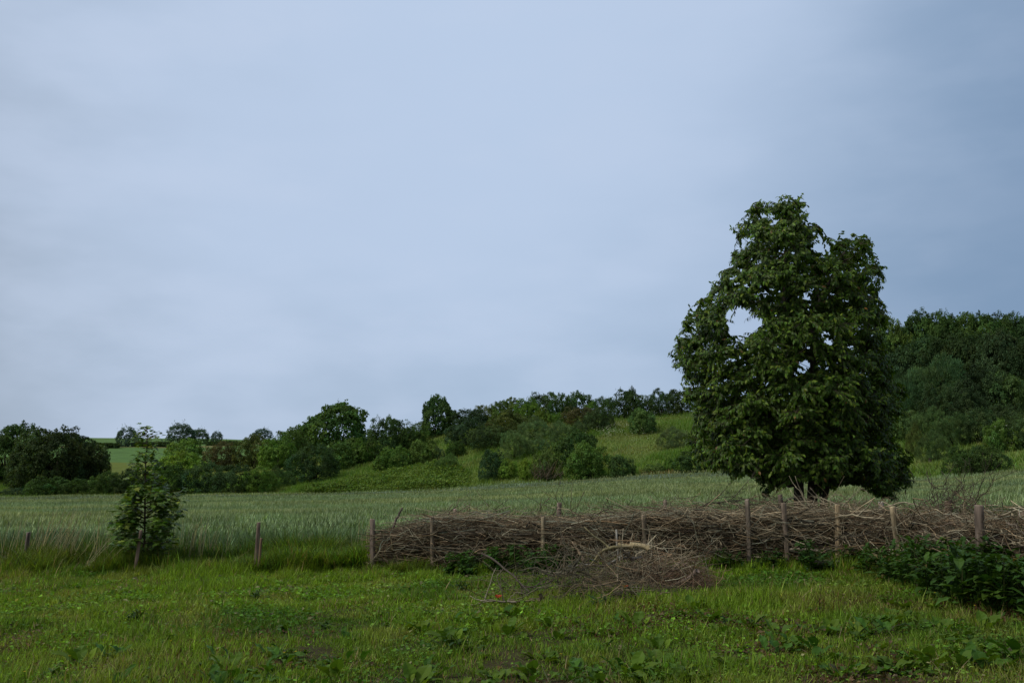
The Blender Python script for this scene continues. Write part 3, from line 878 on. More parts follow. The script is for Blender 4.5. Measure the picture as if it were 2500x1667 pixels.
 (938, 420, 354, 56, 'W', (.046, .082, .036), 'tree', GT, 'big pale feathery tree standing in front of the dark wood'),
 (907, 424, 372, 36, 'W', (.040, .074, .032), 'tree', GT, 'pale feathery tree left of the big one, beside the lone tree'),
 (985, 418, 366, 38, 'T', (.024, .042, .018), 'tree', GT, 'dark tree right of the big pale feathery tree'),
 (1012, 416, 371, 38, 'S', (.034, .062, .021), 'tree', GT, 'mid green tree right of centre below the very dark edge tree'),
 (943, 426, 383, 38, 'F', (.022, .040, .016), 'shrub', GT, 'dark rounded thicket below the big pale feathery tree'),
 (969, 426, 388, 34, 'F', (.021, .036, .015), 'shrub', GT, 'dark thicket right of the rounded one below the wood'),
 (903, 440, 405, 34, 'S', (.042, .072, .024), 'shrub', GT, 'leafy shrub beside the right flank of the lone tree'),
 (929, 442, 407, 38, 'W', (.048, .080, .030), 'shrub', GT, 'pale loose shrub below the dark rounded thicket'),
 (956, 446, 412, 38, 'W', (.044, .074, .028), 'shrub', GT, 'second pale loose shrub, above the dark front bush'),
 (981, 442, 408, 34, 'F', (.030, .052, .020), 'shrub', GT, 'dull shrub between the pale loose shrubs and the flowering one'),
 (1008, 436, 403, 34, 'F', (.028, .046, .019), 'shrub', GT, 'brownish dark shrub behind the flowering one'),
 (1026, 448, 412, 32, 'F', (.034, .058, .022), 'shrub', GT, 'green shrub at the right edge of the photo above the grass'),
 (915, 455, 424, 16, 'W', (.065, .085, .026), 'shrub', GT, 'spindly yellowish shrub right of the lone tree'),
 (936, 460, 430, 30, 'W', (.046, .074, .028), 'shrub', GT, 'loose shrub above the patch of olive grass'),
 (1000, 452, 419, 30, 'S', (.050, .088, .020), 'shrub', GT, 'shrub dotted with white blossom on the right'),
 (966, 477, 446, 36, 'F', (.030, .055, .015), 'shrub', GT, 'dark bush at the wheat edge, left half of the pair on the right'),
 (988, 475, 445, 36, 'F', (.028, .050, .015), 'shrub', GT, 'dark bush at the wheat edge, right half of the pair below the blossom'),
]
cnt = {}
BUSHES = {}
BOOST = 1.85
for i, (px, base, top, wpx, kind, tint, name, grp, label) in enumerate(PLANTS):
    q = hit(px, base)
    h = max(zof(top, q[1]) - q[2], .8)
    wd = wpx / F_PX * q[1] * ((1.5 if grp == GT else 1.06) if kind == 'T' else 1.42 if (grp == GS and base < 432 and wpx < 31 and kind != 'C') else 1.2)
    lst = CROWNS[kind]; k = cnt.get(kind, 0); cnt[kind] = k + 1
    me = lst[k % len(lst)]
    rz = rng.random() * 6.28
    if name == 'tree' or kind in 'TC':
        o = empty({'tree': 'tree', 'shrub': 'shrub', 'bush': 'bush'}[name], q - np.array([0, 0, .1]))
        c = bpy.data.objects.new('crown', me); COL.objects.link(c); c.parent = o
        t = bpy.data.objects.new('trunk', TRUNK); COL.objects.link(t); t.parent = o
        c.scale = (wd / 2, wd / 2, h * .93); c.location = (0, 0, h * .07); c.rotation_euler = (0, 0, rz)
        t.scale = (wd / 2, wd / 2, h)
        c.color = (*[v * BOOST * (1.1 if grp == GT else 1) for v in tint], 1)
    else:
        o = bpy.data.objects.new(name, me); COL.objects.link(o)
        o.location = q - np.array([0, 0, .15]); o.scale = (wd / 2, wd / 2, h + .15); o.rotation_euler = (0, 0, rz)
        o.color = (*[v * BOOST * (1.1 if grp == GT else 1) for v in tint], 1)
    tag(o, label, 'tree' if name == 'tree' else 'shrub', grp)
    BUSHES[label] = (o, q, wd, h)

# blossom on the flowering shrub
fo, q, wd, h = BUSHES['shrub dotted with white blossom on the right']
g = Geo(); n = 46
e = nrm(rng.normal(size=(n, 3)) + np.array([0, -.8, .5]))
P = np.array([0, 0, h * .55]) + e * np.array([wd / 2, wd / 2, h * .5]) * 1.0
put(g, T_CARD, P, rdir(n), nrm(e + .3 * rdir(n)), .08, .075, 0, 0, jit(n, (.42, .44, .38), .15, .03))
b = g.obj('blossom', M_FLOWER, fo); b.matrix_parent_inverse = Matrix.Diagonal((2 / wd, 2 / wd, 1 / (h + .15), 1)) @ Matrix.Rotation(-fo.rotation_euler.z, 4, 'Z')
# bare twigs in the middle of the twiggy shrub
fo, q, wd, h = BUSHES['shrub with bare brown twigs in its middle at the wheat edge']
g = Geo(); n = 55
t = np.linspace(0, 1, 5)
S = rng.normal(size=(n, 3)) * np.array([wd * .22, .25, .2]) + np.array([0, -wd * .42, h * .12])
E = S + nrm(rng.normal(size=(n, 3)) * np.array([.7, .3, .4]) + np.array([0, -.15, .9])) * (h * (.25 + .35 * rng.random((n, 1))))
P = S[:, None] * (1 - t)[None, :, None] + E[:, None] * t[None, :, None]
tubes(g, P, np.broadcast_to(.030 * (1 - .6 * t), (n, 5)), 4, jit(n, (.12, .095, .065), .25))
b = g.obj('bare_twigs', M_TWIG, fo); b.matrix_parent_inverse = Matrix.Diagonal((2 / wd, 2 / wd, 1 / (h + .15), 1)) @ Matrix.Rotation(-fo.rotation_euler.z, 4, 'Z')

# far hedge strips across the distant field
def far_hedge(px0, px1, py, hh, label):
    g = Geo(); n = 5200
    a = hit(px0, py); b = hit(px1, py)
    t = rng.random(n)
    x = a[0] + (b[0] - a[0]) * t; y = a[1] + (b[1] - a[1]) * t + rng.normal(0, .8, n)
    z = ground(x, y) + hh * (.75 + .5 * fbm(x * .12, y * 0 + 3, 13)) * rng.random(n) ** .6
    put(g, T_CARD, np.stack([x, y, z], -1), rdir(n), nrm(rdir(n) + np.array([0, -.3, .5])), .8, .6, 0, 0, jit(n, (.045, .075, .028), .25))
    o = g.obj('field_hedge', M_BUSH); tag(o, label, 'hedge', 'hedge strips on the distant field')
far_hedge(80, 118, 447.5, 1.5, 'low dark hedge strip left of the round grey bush on the far field')
far_hedge(136, 170, 446.2, 1.4, 'low dark hedge strip between round grey bush and grey clump on the far field')
far_hedge(207, 238, 445.0, 1.1, 'low dark hedge strip round the smallest lone skyline tree')

# bramble bank
g = Geo(); n = 30000
px = 292 + 180 * rng.random(n)
topy = np.interp(px, [292, 345, 385, 410, 440, 472], [485, 471, 463, 467, 468, 476])
boty = np.interp(px, [292, 400, 472], [494, 492, 487])
u = u_of(px)
ye = np.interp(px, TK, T_YE)
ydep = np.interp(px, [292, 345, 385, 440, 472], [6, 13, 22, 20, 10])
y = ye + .3 + ydep * rng.random(n); x = u * y
f = (y - ye) / ydep
mound = (1.3 * fbm(x * .35, y * .35, 121) + .9 * fbm(x * 1.0, y * 1.0, 123)) * sstep(0, .08, f) * sstep(1.05, .8, f) * sstep(292, 312, px) * sstep(474, 452, px)
dep = rng.random(n) ** 2 * .55
z = ground(x, y) + np.maximum(mound - dep, .03)
P = np.stack([x, y, z], -1)
col = jit(n, (.105, .175, .030), .25, .12)
tt = sstep(.4, .7, fbm(x * .25, y * .25, 127))[:, None]
col = col * (1 - tt * .6) + tt * .6 * jit(n, (.15, .225, .045), .22)
put(g, T_CARD, P, rdir(n), nrm(rdir(n) * .7 + np.array([0, -.25, .9])), .26 * (.6 + .8 * rng.random(n)), .20, .1, .1, col)
o = g.obj('bramble_thicket', M_BUSH); tag(o, 'low bright green bramble bank at the wheat edge below the dark shrubs', 'brambles')

# small dark stump at the meadow edge right of the tree
q = hit(930, 461.5)
g = Geo(); t = np.linspace(0, 1, 6)
tubes(g, np.stack([q[0] + .04 * t, q[1] + 0 * t, q[2] - .05 + .42 * t], -1), .13 * (1.15 - .25 * t + .12 * (t < .15)), 8, (.05, .042, .034))
o = g.obj('tree_stump', M_BARK, loc=tuple(q)); tag(o, 'small dark stump in the olive grass right of the lone tree', 'stump')

# ------------------------------------------------------------------ the lone tree
TY0 = 18.6
def c4(cx, cy):                       # crop coordinates of the crown study -> frame pixels
    return 647.2 + cx * .209, 180.2 + cy * .209
OUT = [(700, 22), (640, 70), (600, 100), (520, 112), (440, 152), (388, 215), (432, 275), (490, 315), (385, 335), (350, 440), (290, 488), (268, 550), (215, 588),
       (178, 670), (110, 800), (130, 905), (175, 960), (165, 1070), (200, 1130), (168, 1210), (230, 1290), (225, 1340), (330, 1385), (410, 1432), (480, 1400), (505, 1470),
       (550, 1515), (620, 1480), (660, 1455), (700, 1440), (740, 1425), (790, 1455), (800, 1490), (850, 1520), (910, 1490), (960, 1430), (1050, 1480), (1110, 1530), (1195, 1515), (1255, 1470),
       (1295, 1380), (1280, 1330), (1212, 1270), (1195, 1195), (1240, 1060), (1238, 980), (1180, 920), (1150, 830), (1165, 700), (1158, 640), (1130, 560), (1150, 470), (1152, 400),
       (1085, 405), (1090, 335), (1060, 258), (1010, 240), (975, 245), (915, 228), (885, 290), (855, 350), (822, 310), (858, 215), (832, 168), (800, 190), (785, 125), (745, 70)]
HOLE = [(372, 628), (420, 600), (500, 640), (550, 655), (545, 700), (480, 745), (462, 790), (425, 810), (398, 790), (408, 750), (375, 690)]
GAPS = [(760, 545, 34), (880, 560, 30), (750, 890, 38), (855, 900, 34), (565, 960, 20), (520, 900, 22), (600, 540, 20), (1000, 820, 26), (960, 780, 22), (700, 640, 20), (640, 1010, 14), (870, 760, 24), (540, 570, 24)]
def inside(poly, x, y):
    c = np.zeros(np.shape(x), bool); j = len(poly) - 1
    for i in range(len(poly)):
        xi, yi = poly[i]; xj, yj = poly[j]
        k = ((yi > y) != (yj > y)) & (x < (xj - xi) * (y - yi) / (yj - yi + 1e-9) + xi)
        c ^= k; j = i
    return c
OA = np.array([c4(*p) for p in OUT])
def ragged(poly, amp, seed):
    """the crown rim broken into lobes and bays"""
    d = np.concatenate([[0], np.cumsum(np.linalg.norm(np.roll(poly, -1, 0) - poly, axis=1))])
    t = np.arange(0, d[-1], 2.5); cl_ = np.concatenate([poly, poly[:1]])
    q = np.stack([np.interp(t, d, cl_[:, k]) for k in (0, 1)], -1)
    tg = np.roll(q, -2, 0) - np.roll(q, 2, 0); nn_ = np.stack([-tg[:, 1], tg[:, 0]], -1); nn_ /= np.maximum(np.linalg.norm(nn_, axis=1, keepdims=True), 1e-6)
    c_ = poly.mean(0); nn_ *= np.sign(((c_ - q) * nn_).sum(1, keepdims=True))
    f = sstep(.48, .80, vnoise(t / 15.0, t * 0, seed)) * amp + sstep(.5, .8, vnoise(t / 6.0, t * 0 + 5, seed)) * amp * .45
    return q + nn_ * f[:, None]
OA0 = OA
OC = np.array([806., 350.]); OA = OC + (OA - OC) * 1.025; OA = ragged(OA, 6.5, 3); HA = np.array([c4(*p) for p in HOLE]); HA = HA.mean(0) + (HA - HA.mean(0)) * .98; HA = HA + rng.normal(0, 1.2, HA.shape)
def seg_dist(P, poly):
    a = poly; b = np.roll(poly, -1, 0)
    d = np.full(len(P), 1e9)
    for i in range(len(a)):
        ab = b[i] - a[i]; t = np.clip(((P - a[i]) @ ab) / (ab @ ab), 0, 1)
        d = np.minimum(d, np.linalg.norm(P - a[i] - t[:, None] * ab, axis=1))
    return d
# twig tips: dense cloud of points filling the crown volume
cr_lo = 0
rows = np.linspace(OA[:, 1].min(), OA[:, 1].max(), 60)
half = []; mid = []
for yy in rows:
    xs_ = np.linspace(640, 930, 600); ins = inside(OA, xs_, np.full(600, yy))
    if ins.any(): half.append((xs_[ins].max() - xs_[ins].min()) / 2); mid.append((xs_[ins].max() + xs_[ins].min()) / 2)
    else: half.append(2); mid.append(805)
half = np.array(half); mid = np.array(mid)
def crown_pts(n, inset):
    out = []
    while sum(len(o) for o in out) < n:
        m_ = 4000
        px = rng.uniform(660, 925, m_); py = rng.uniform(190, 500, m_)
        ok = inside(OA, px, py) & ~inside(HA, px, py)
        P = np.stack([px, py], -1)
        ok &= (seg_dist(P, OA) > inset) & (seg_dist(P, HA) > inset)
        hw = np.interp(py, rows, half) / F_PX * TY0; mx = (px - np.interp(py, rows, mid)) / F_PX * TY0
        chord = np.sqrt(np.maximum(hw ** 2 - mx ** 2, .02)) * .92
        s = rng.uniform(-1, 1, m_); s = np.sign(s) * np.abs(s) ** .62
        dy = s * chord
        for gx_, gy_, gr in GAPS:
            a, b = c4(gx_, gy_); ok &= ~(((px - a) ** 2 + (py - b) ** 2) < (gr * .20) ** 2)
        q = np.array([at(a, b, TY0 + c) for a, b, c in zip(px[ok], py[ok], dy[ok])])
        out.append(np.concatenate([q, dy[ok][:, None]], 1))
    return np.concatenate(out)[:n]

# clumps by dart throwing, then limbs to them
cand = crown_pts(3200, 4.2)
cl = []
for q in cand:
    if all(np.linalg.norm((q[:3] - c[:3]) * np.array([.82, .82, 1.0])) > .335 for c in cl):
        cl.append(q)
cl = np.array(cl)[:, :3]
base = np.array([at(804, 480, TY0)[0], TY0, 0]); base[2] = float(ground(base[0], base[1])) - .05
tree = empty('broadleaf_tree', base)
tag(tree, 'lone leafy tree with drooping glossy leaves and several stems standing behind the brushwood hedge', 'tree')
gt = Geo()
nodes = []      # (pos, radius)
def stem(pts, r0, r1, n=14):
    pts = np.array(pts, float); t = np.linspace(0, 1, len(pts)); tt = np.linspace(0, 1, n)
    P = np.stack([np.interp(tt, t, pts[:, k]) for k in range(3)], -1)
    P[1:-1] += rng.normal(0, .025, (n - 2, 3))
    Ps = P.copy(); Ps[1:-1] = (P[:-2] + 2 * P[1:-1] + P[2:]) / 4
    r = r0 + (r1 - r0) * tt ** .8
    tubes(gt, Ps, r, 8, (.075, .062, .050))
    for p, q in zip(Ps, r): nodes.append((p, q))
def W4(cx, cy, dy=0.0):
    a, b = c4(cx, cy); return at(a, b, TY0 + dy)
B = base
stem([B + [-.10, 0, 0], W4(725, 1450), W4(735, 1300, .1), W4(700, 1000, .0), W4(660, 700, -.1), W4(640, 450, .1), W4(690, 200), W4(700, 100)], .115, .018)
stem([B + [.10, .03, 0], W4(785, 1450, .1), W4(800, 1250, .1), W4(790, 950, .15), W4(775, 700, .1), W4(870, 480, .0), W4(950, 330)], .12, .018)
stem([B + [.26, .10, 0], W4(850, 1450, .2), W4(930, 1300, .3), W4(1010, 1050, .25), W4(1050, 800, .15), W4(1070, 560, .1)], .075, .015)
stem([W4(728, 1440), W4(670, 1465, -.3), W4(610, 1420, -.6), W4(560, 1430, -.7)], .04, .014, 7)
stem([W4(735, 1250, .1), W4(560, 1130, -.2), W4(400, 1020, -.4), W4(270, 830, -.3), W4(240, 690, -.2)], .05, .012)
stem([W4(790, 1300, .1), W4(900, 1240, -.7), W4(1060, 1300, -1.0)], .04, .012, 8)
stem([W4(760, 1150, .1), W4(700, 1050, -.9), W4(640, 900, -1.3)], .04, .012, 8)
stem([W4(800, 1100, .2), W4(860, 1000, 1.0), W4(900, 800, 1.4)], .04, .012, 8)
stem([W4(700, 950, .0), W4(560, 880, .3), W4(480, 790, .4), W4(430, 770, .3)], .03, .010, 8)
axis = np.array([[p[0], p[1], p[2]] for p, r in nodes])
order = np.argsort([np.min(np.linalg.norm(axis - c, axis=1)) for c in cl])
NP = [p for p, r in nodes]; NR = [r for p, r in nodes]
for k in order:
    c = cl[k]
    A = np.array(NP); d = c - A
    dist = np.linalg.norm(d, axis=1)
    pen = dist + .9 * np.maximum(0, .35 * np.hypot(d[:, 0], d[:, 1]) - d[:, 2]) + .25 * (np.array(NR) < .008)
    pen[dist < .05] = 9
    j = int(np.argmin(pen)); p = A[j]; r0 = min(NR[j] * .75, .030); r0 = max(r0, .006)
    ln = np.linalg.norm(c - p); n = 7
    t = np.linspace(0, 1, n)[:, None]
    ctrl = (p + c) / 2 + np.array([0, 0, .10 * ln]) + rng.normal(0, .05 * ln, 3)
    P = p * (1 - t) ** 2 + 2 * ctrl * t * (1 - t) + c * t ** 2
    r = r0 + (max(.0045, r0 * .4) - r0) * t[:, 0]
    tubes(gt, P, r, 5, (.075, .060, .048))
    for a, b in zip(P[2:], r[2:]): NP.append(a); NR.append(b)
# twigs in each clump
lp, ld, ln_, lc, lL = [], [], [], [], []
ctr_axis = lambda P: np.stack([np.interp(P[:, 2], [0, 7], [base[0], base[0] + .05]), np.full(len(P), TY0)], -1)
NT = 20
S = np.repeat(cl, NT, 0); n = len(S)
outw = S[:, :2] - ctr_axis(S); outw = np.concatenate([outw, np.zeros((n, 1))], 1); outw = outw / np.maximum(np.linalg.norm(outw, axis=1, keepdims=True), .3)
dirs = nrm(rdir(n) * np.array([1, 1, .8]) * .95 + outw * .5 + np.array([0, 0, .36]))
Lt = .22 + .24 * rng.random(n)
t5 = np.linspace(0, 1, 5)
TP = S[:, None] + dirs[:, None] * (t5[None, :, None] * Lt[:, None, None])
TP[..., 2] -= (t5 ** 2)[None] * (Lt * .28)[:, None]
mx_, my_ = proj(TP[:, -1])
okp = inside(OA, mx_, my_) & (seg_dist(np.stack([mx_, my_], -1), OA) > .2)
okp &= ~inside(HA, mx_, my_) | (rng.random(n) < .07)
gp = np.ones(n, bool)
for gx_, gy_, gr in GAPS:
    a, b = c4(gx_, gy_); gp &= ~(((mx_ - a) ** 2 + (my_ - b) ** 2) < (gr * .19) ** 2)
TP, dirs, Lt = TP[okp & gp], dirs[okp & gp], Lt[okp & gp]; n = len(TP)
tubes(gt, TP, np.broadcast_to(.0045 * (1 - .6 * t5), (n, 5)), 4, (.08, .065, .045), caps=False)
trunk = gt.obj('trunk', M_BARK, smooth=True, loc=tuple(base)); adopt(trunk, tree)
NL = 15
tl = np.clip((np.arange(NL)[None] + rng.random((n, NL))) / NL * 1.0, .06, 1.0)
a = tl * 4; i0 = np.minimum(a.astype(int), 3); fr = (a - i0)[..., None]
ii = np.arange(n)[:, None]
pos = TP[ii, i0] * (1 - fr) + TP[ii, i0 + 1] * fr
tw = nrm(TP[:, -1] - TP[:, 0])[:, None].repeat(NL, 1)
pos = pos.reshape(-1, 3); tw = tw.reshape(-1, 3); tip = tl.reshape(-1); N_ = len(pos)
lat = nrm(np.cross(tw, rdir(N_)))
d = nrm(lat * .55 + tw * (.35 + .5 * tip[:, None]) + np.array([0, 0, -1]) * (.55 + .55 * rng.random((N_, 1))))
ow = pos[:, :2] - ctr_axis(pos); ow = nrm(np.concatenate([ow, np.full((N_, 1), .55)], 1))
nn = nrm(ow * np.array([1, 1, 1.3]) + rdir(N_) * .55)
size = .100 * (.62 + .6 * rng.random(N_)) * (1.06 - .30 * tip)
col = jit(N_, (.060, .116, .012), .30, .10)
clump_t = np.repeat(rng.normal(0, .12, n), NL)
col *= np.exp(clump_t)[:, None]
young = (tip > .8) & (rng.random(N_) < .55)
col[young] = jit(young.sum(), (.125, .200, .020), .25, .12)
rusty = (tip > .86) & (rng.random(N_) < .018)
col[rusty] = jit(rusty.sum(), (.17, .095, .025), .25, .1)
g = Geo()
put(g, T_LEAF, pos, d, nn, size, size * .54, .34 * (.3 + rng.random(N_)), .16, col)
crown = g.obj('crown', M_LEAF, loc=tuple(base)); adopt(crown, tree)
print('TREE clumps', len(cl), 'twigs', n, 'leaves', N_)

# ------------------------------------------------------------------ young maple on the left verge
SY = 18.0
sb = np.array([u_of(143) * SY, SY, 0]); sb[2] = float(ground(sb[0], sb[1])) - .03
sap = empty('maple_sapling', sb); tag(sap, 'young slender maple sapling with layered lobed leaves on the left verge', 'sapling')
gs = Geo(); g = Geo()
spx = [(143.5, 566), (144.5, 540), (145, 510), (145, 480), (146, 455), (147, 438), (146.5, 425)]
ST = np.array([at(a, b, SY) for a, b in spx]); ST[0] = sb
tt = np.linspace(0, 1, len(ST)); t20 = np.linspace(0, 1, 24)
SP = np.stack([np.interp(t20, tt, ST[:, k]) for k in range(3)], -1)
tubes(gs, SP, .022 * (1 - .82 * t20), 6, (.09, .07, .05))
br = []       # (py on stem, tip px, tip py, depth)
for py, wl, wr in [(431, 3, 3), (439, 8, 12), (445, 11, 10), (451, 13, 12), (457, 14, 13), (463, 14, 14), (469, 15, 13), (475, 14, 13), (481, 14, 14), (487, 13, 14), (493, 12, 18),
                   (498, 18, 25), (503, 22, 36), (508, 24, 40), (513, 26, 34), (518, 28, 33), (523, 32, 30), (528, 36, 32), (533, 38, 34), (538, 34, 34), (543, 30, 33), (549, 28, 30), (555, 22, 24)]:
    for sgn, wv in ((-1, wl), (1, wr)):
        if rng.random() < .07: continue
        for _ in range(2 if py < 492 else 4):
            k = .45 + .68 * rng.random()
            br.append((py, 145 + sgn * wv * k, py - wv * .25 * rng.random() - 2, rng.normal() * wv / F_PX * SY * .75))
for _ in range(34):
    q = 432 + 124 * rng.random(); br.append((q, 145 + rng.normal() * (2.5 + .05 * (q - 430)), q - 4 + rng.normal() * 2, rng.normal() * .12))
br += [(512, 183, 489, -.1), (512, 181, 493, .1), (510, 176, 497, .0), (505, 163, 481, -.2), (500, 133, 486, -.1), (438, 155, 432, 0), (436, 137, 432, 0.05), (515, 118, 511, 0), (535, 108, 528, .1)]
lpos, ldir, lsz, lnn = [], [], [], []
for py, tx, ty, dz in br:
    p0 = np.array([np.interp(py, [q[1] for q in spx][::-1], ST[::-1, k]) for k in range(3)])
    p1 = at(tx, ty, SY + dz)
    t = np.linspace(0, 1, 6)[:, None]
    mid_ = (p0 + p1) / 2 + np.array([0, 0, .06])
    P = p0 * (1 - t) ** 2 + 2 * mid_ * t * (1 - t) + p1 * t ** 2
    ln = np.linalg.norm(p1 - p0)
    tubes(gs, P, .0065 * (1 - .7 * t[:, 0]), 4, (.10, .07, .045), caps=False)
    m_ = int(5 + ln * 18)
    s = .35 + .65 * (np.arange(m_) + rng.random(m_)) / m_
    q = np.stack([np.interp(s, t[:, 0], P[:, k]) for k in range(3)], -1) + rng.normal(0, .03, (m_, 3))
    dv = nrm(P[-1] - P[0]); sd_ = np.array([-dv[1], dv[0], 0])
    dd = nrm(dv * .6 + sd_ * np.where(np.arange(m_) % 2, 1, -1)[:, None] * .8 + rng.normal(0, .35, (m_, 3)) + np.array([0, 0, -.18]))
    lpos.append(q + dd * .03); ldir.append(dd); lsz.append(.125 * (.6 + .6 * rng.random(m_)) * (1 if py > 480 else .74))
lpos = np.concatenate(lpos); ldir = np.concatenate(ldir); lsz = np.concatenate(lsz); n = len(lpos)
col = jit(n, (.070, .135, .018), .28, .1)
yg = rng.random(n) < .28; col[yg] = jit(yg.sum(), (.15, .22, .03), .25)
put(g, T_MAPLE, lpos, ldir, nrm(np.array([0, -.15, 1.]) + rdir(n) * .38), lsz, lsz * 1.05, .22, .1, col)
o = gs.obj('trunk', M_BARK, loc=tuple(sb)); adopt(o, sap)
o = g.obj('crown', M_LEAF, loc=tuple(sb)); adopt(o, sap)

# ------------------------------------------------------------------ stakes
def post(name, px, ytop, Y, dia, tint, label, group, lean=(0, 0), depth=.3, chips=True, cat='post', base_px=None):
    x = u_of(px if base_px is None else base_px) * Y
    z0 = float(ground(x, Y))
    top = at(px, ytop, Y)
    top[1] += lean[1]
    b = np.array([x, Y, z0 - depth])
    g = Geo(); n = 13; t = np.linspace(0, 1, n); dia *= .92; tint = np.array(tint) * 1.12
    P = b * (1 - t)[:, None] + top * t[:, None]
    P[:, :2] += np.cumsum(rng.normal(0, .0016, (n, 2)), 0) * np.sin(t * math.pi)[:, None]
    r = dia / 2 * (1.04 - .08 * t) * (1 + rng.normal(0, .02, n))
    k = 12; lean_seed = rng.random(); a = np.arange(k) / k * 2 * math.pi
    rad = 1 + .05 * np.sin(a * 2 + rng.random() * 6) + rng.normal(0, .025, k)
    V = P[:, None] + (r[:, None, None] * rad[None, :, None]) * np.stack([np.cos(a), np.sin(a), 0 * a], -1)[None]
    ring = V[-1].copy(); c = ring.mean(0)
    lip = c + (ring - c) * .86 + np.array([0, 0, .008])
    tilt = np.array([rng.normal(0, .12), rng.normal(0, .12)])
    lip[:, 2] += (lip[:, :2] - c[:2]) @ tilt
    V = np.concatenate([V.reshape(-1, 3), lip, [lip.mean(0) + [0, 0, .002]]])
    idx = np.arange((n + 1) * k).reshape(n + 1, k)
    F4 = np.stack([idx[:-1], np.roll(idx[:-1], -1, 1), np.roll(idx[1:], -1, 1), idx[1:]], -1).reshape(-1, 4)
    top_i = (n + 1) * k
    F3 = np.stack([idx[-1], np.roll(idx[-1], -1), np.full(k, top_i)], -1)
    C = np.ones((len(V), 3)); C *= np.array(tint)
    low_ = np.concatenate([np.repeat(t, k), np.ones(k + 1)])
    C[-(k + 1):] *= 1.35                                     # fresh sawn end
    stain = (vnoise(V[:, 0] * 40, V[:, 2] * 5, 7 + int(px)) > .62)
    C[stain] *= .62
    g.add(V, F3, F4, C)
    o = g.obj(name, M_WOOD, loc=(x, Y, z0), smooth=True)
    tag(o, label, cat, group)
    return o
FR, BK, VG = 'front row stakes of the hedge', 'back row stakes of the hedge', 'posts on the left verge'
PALE, TAN, PINK, GREYW, DARKW = (.33, .27, .175), (.235, .185, .130), (.235, .18, .145), (.26, .225, .185), (.105, .080, .062)
def fy(px):
    return float(np.interp(px, [a for a in (368, 433, 543, 644, 747, 836, 893, 978, 1060)], [17.3, 16.9, 16.3, 15.8, 15.2, 14.6, 13.8, 11.9, 10.6])) - .07
post('hedge_stake', 372.5, 519, 17.25, .10, PINK, 'reddish brown stake with a ragged top at the left end of the brushwood hedge', FR, base_px=376)
post('hedge_stake', 432, 516.5, fy(433), .085, TAN, 'brown stake second from the left end of the hedge, standing in front of the brush', FR, base_px=434)
post('hedge_stake', 543.5, 516.5, fy(543), .075, PALE, 'pale stake in front of the brush above the bright green leaves', FR, base_px=542)
post('hedge_stake', 643.5, 515, fy(644), .075, TAN, 'thin brown stake right behind the thick pale broken branch', FR, base_px=647)
post('hedge_stake', 747, 499.5, 15.1, .080, (.16, .13, .10), 'dark brown stake left of the leaning pair under the lone tree', FR)
post('hedge_stake', 783.5, 503, 14.85, .085, (.18, .14, .105), 'leaning brown stake in front, lighter one of the touching pair below the tree', FR, base_px=787)
post('hedge_stake', 780, 494.5, 15.35, .085, DARKW, 'dark taller leaning stake behind, of the touching pair below the tree', FR, base_px=787)
post('hedge_stake', 837.5, 505, fy(836), .088, (.33, .25, .15), 'pale yellowish stake just right of the lone tree trunk', FR, base_px=834)
post('hedge_stake', 892.5, 506.5, 13.6, .095, (.36, .29, .18), 'pale knotted stake twined with twigs, half hidden by big leaves', FR, base_px=899)
post('hedge_stake', 979, 505.5, 11.6, .104, (.155, .12, .095), 'thick dark round topped stake at the right above the big leaves', FR, base_px=976)
post('hedge_stake', 455, 509, 18.0, .075, (.30, .21, .18), 'pinkish stake top showing behind the left part of the hedge', BK)
post('hedge_stake', 559.5, 502.5, 17.4, .09, PINK, 'stubby leaning stake top behind the middle of the hedge', BK, base_px=556)
post('hedge_stake', 665, 500, 16.9, .075, (.22, .17, .135), 'stake top behind the hedge left of the arching dark twigs', BK)
post('hedge_stake', 826, 510, 16.0, .08, (.13, .095, .075), 'dark stake half buried in pale twigs left of the yellowish stake', BK)
post('hedge_stake', 881, 501.5, 15.0, .09, (.34, .30, .25), 'whitish grey stake top behind the hedge right of the tree', BK)
post('hedge_stake', 947.5, 501.5, 13.6, .10, (.27, .20, .14), 'light brown stake behind the hedge wrapped in dark thorny twigs', BK, base_px=951)
post('hedge_stake', 1022, 510, 11.6, .10, (.20, .155, .115), 'stake cut by the right edge of the photo', BK)
post('fence_post', 258.8, 522, 17.3, .076, (.19, .14, .11), 'reddish brown fence post alone between sapling and hedge', VG, base_px=258)
post('cane_stake', 261.3, 538, 17.22, .045, (.19, .12, .08), 'thin short cane pressed against the right side of the lone fence post', VG, base_px=260.6, cat='stake')
post('sapling_stake', 141, 530, 17.4, .06, (.23, .16, .125), 'leaning pale wooden stake in front of the maple sapling', VG, base_px=137.5, cat='stake')
post('fence_post', 28.5, 532, 18.3, .085, (.14, .11, .095), 'short dark fence post near the left edge among dead stalks', VG)

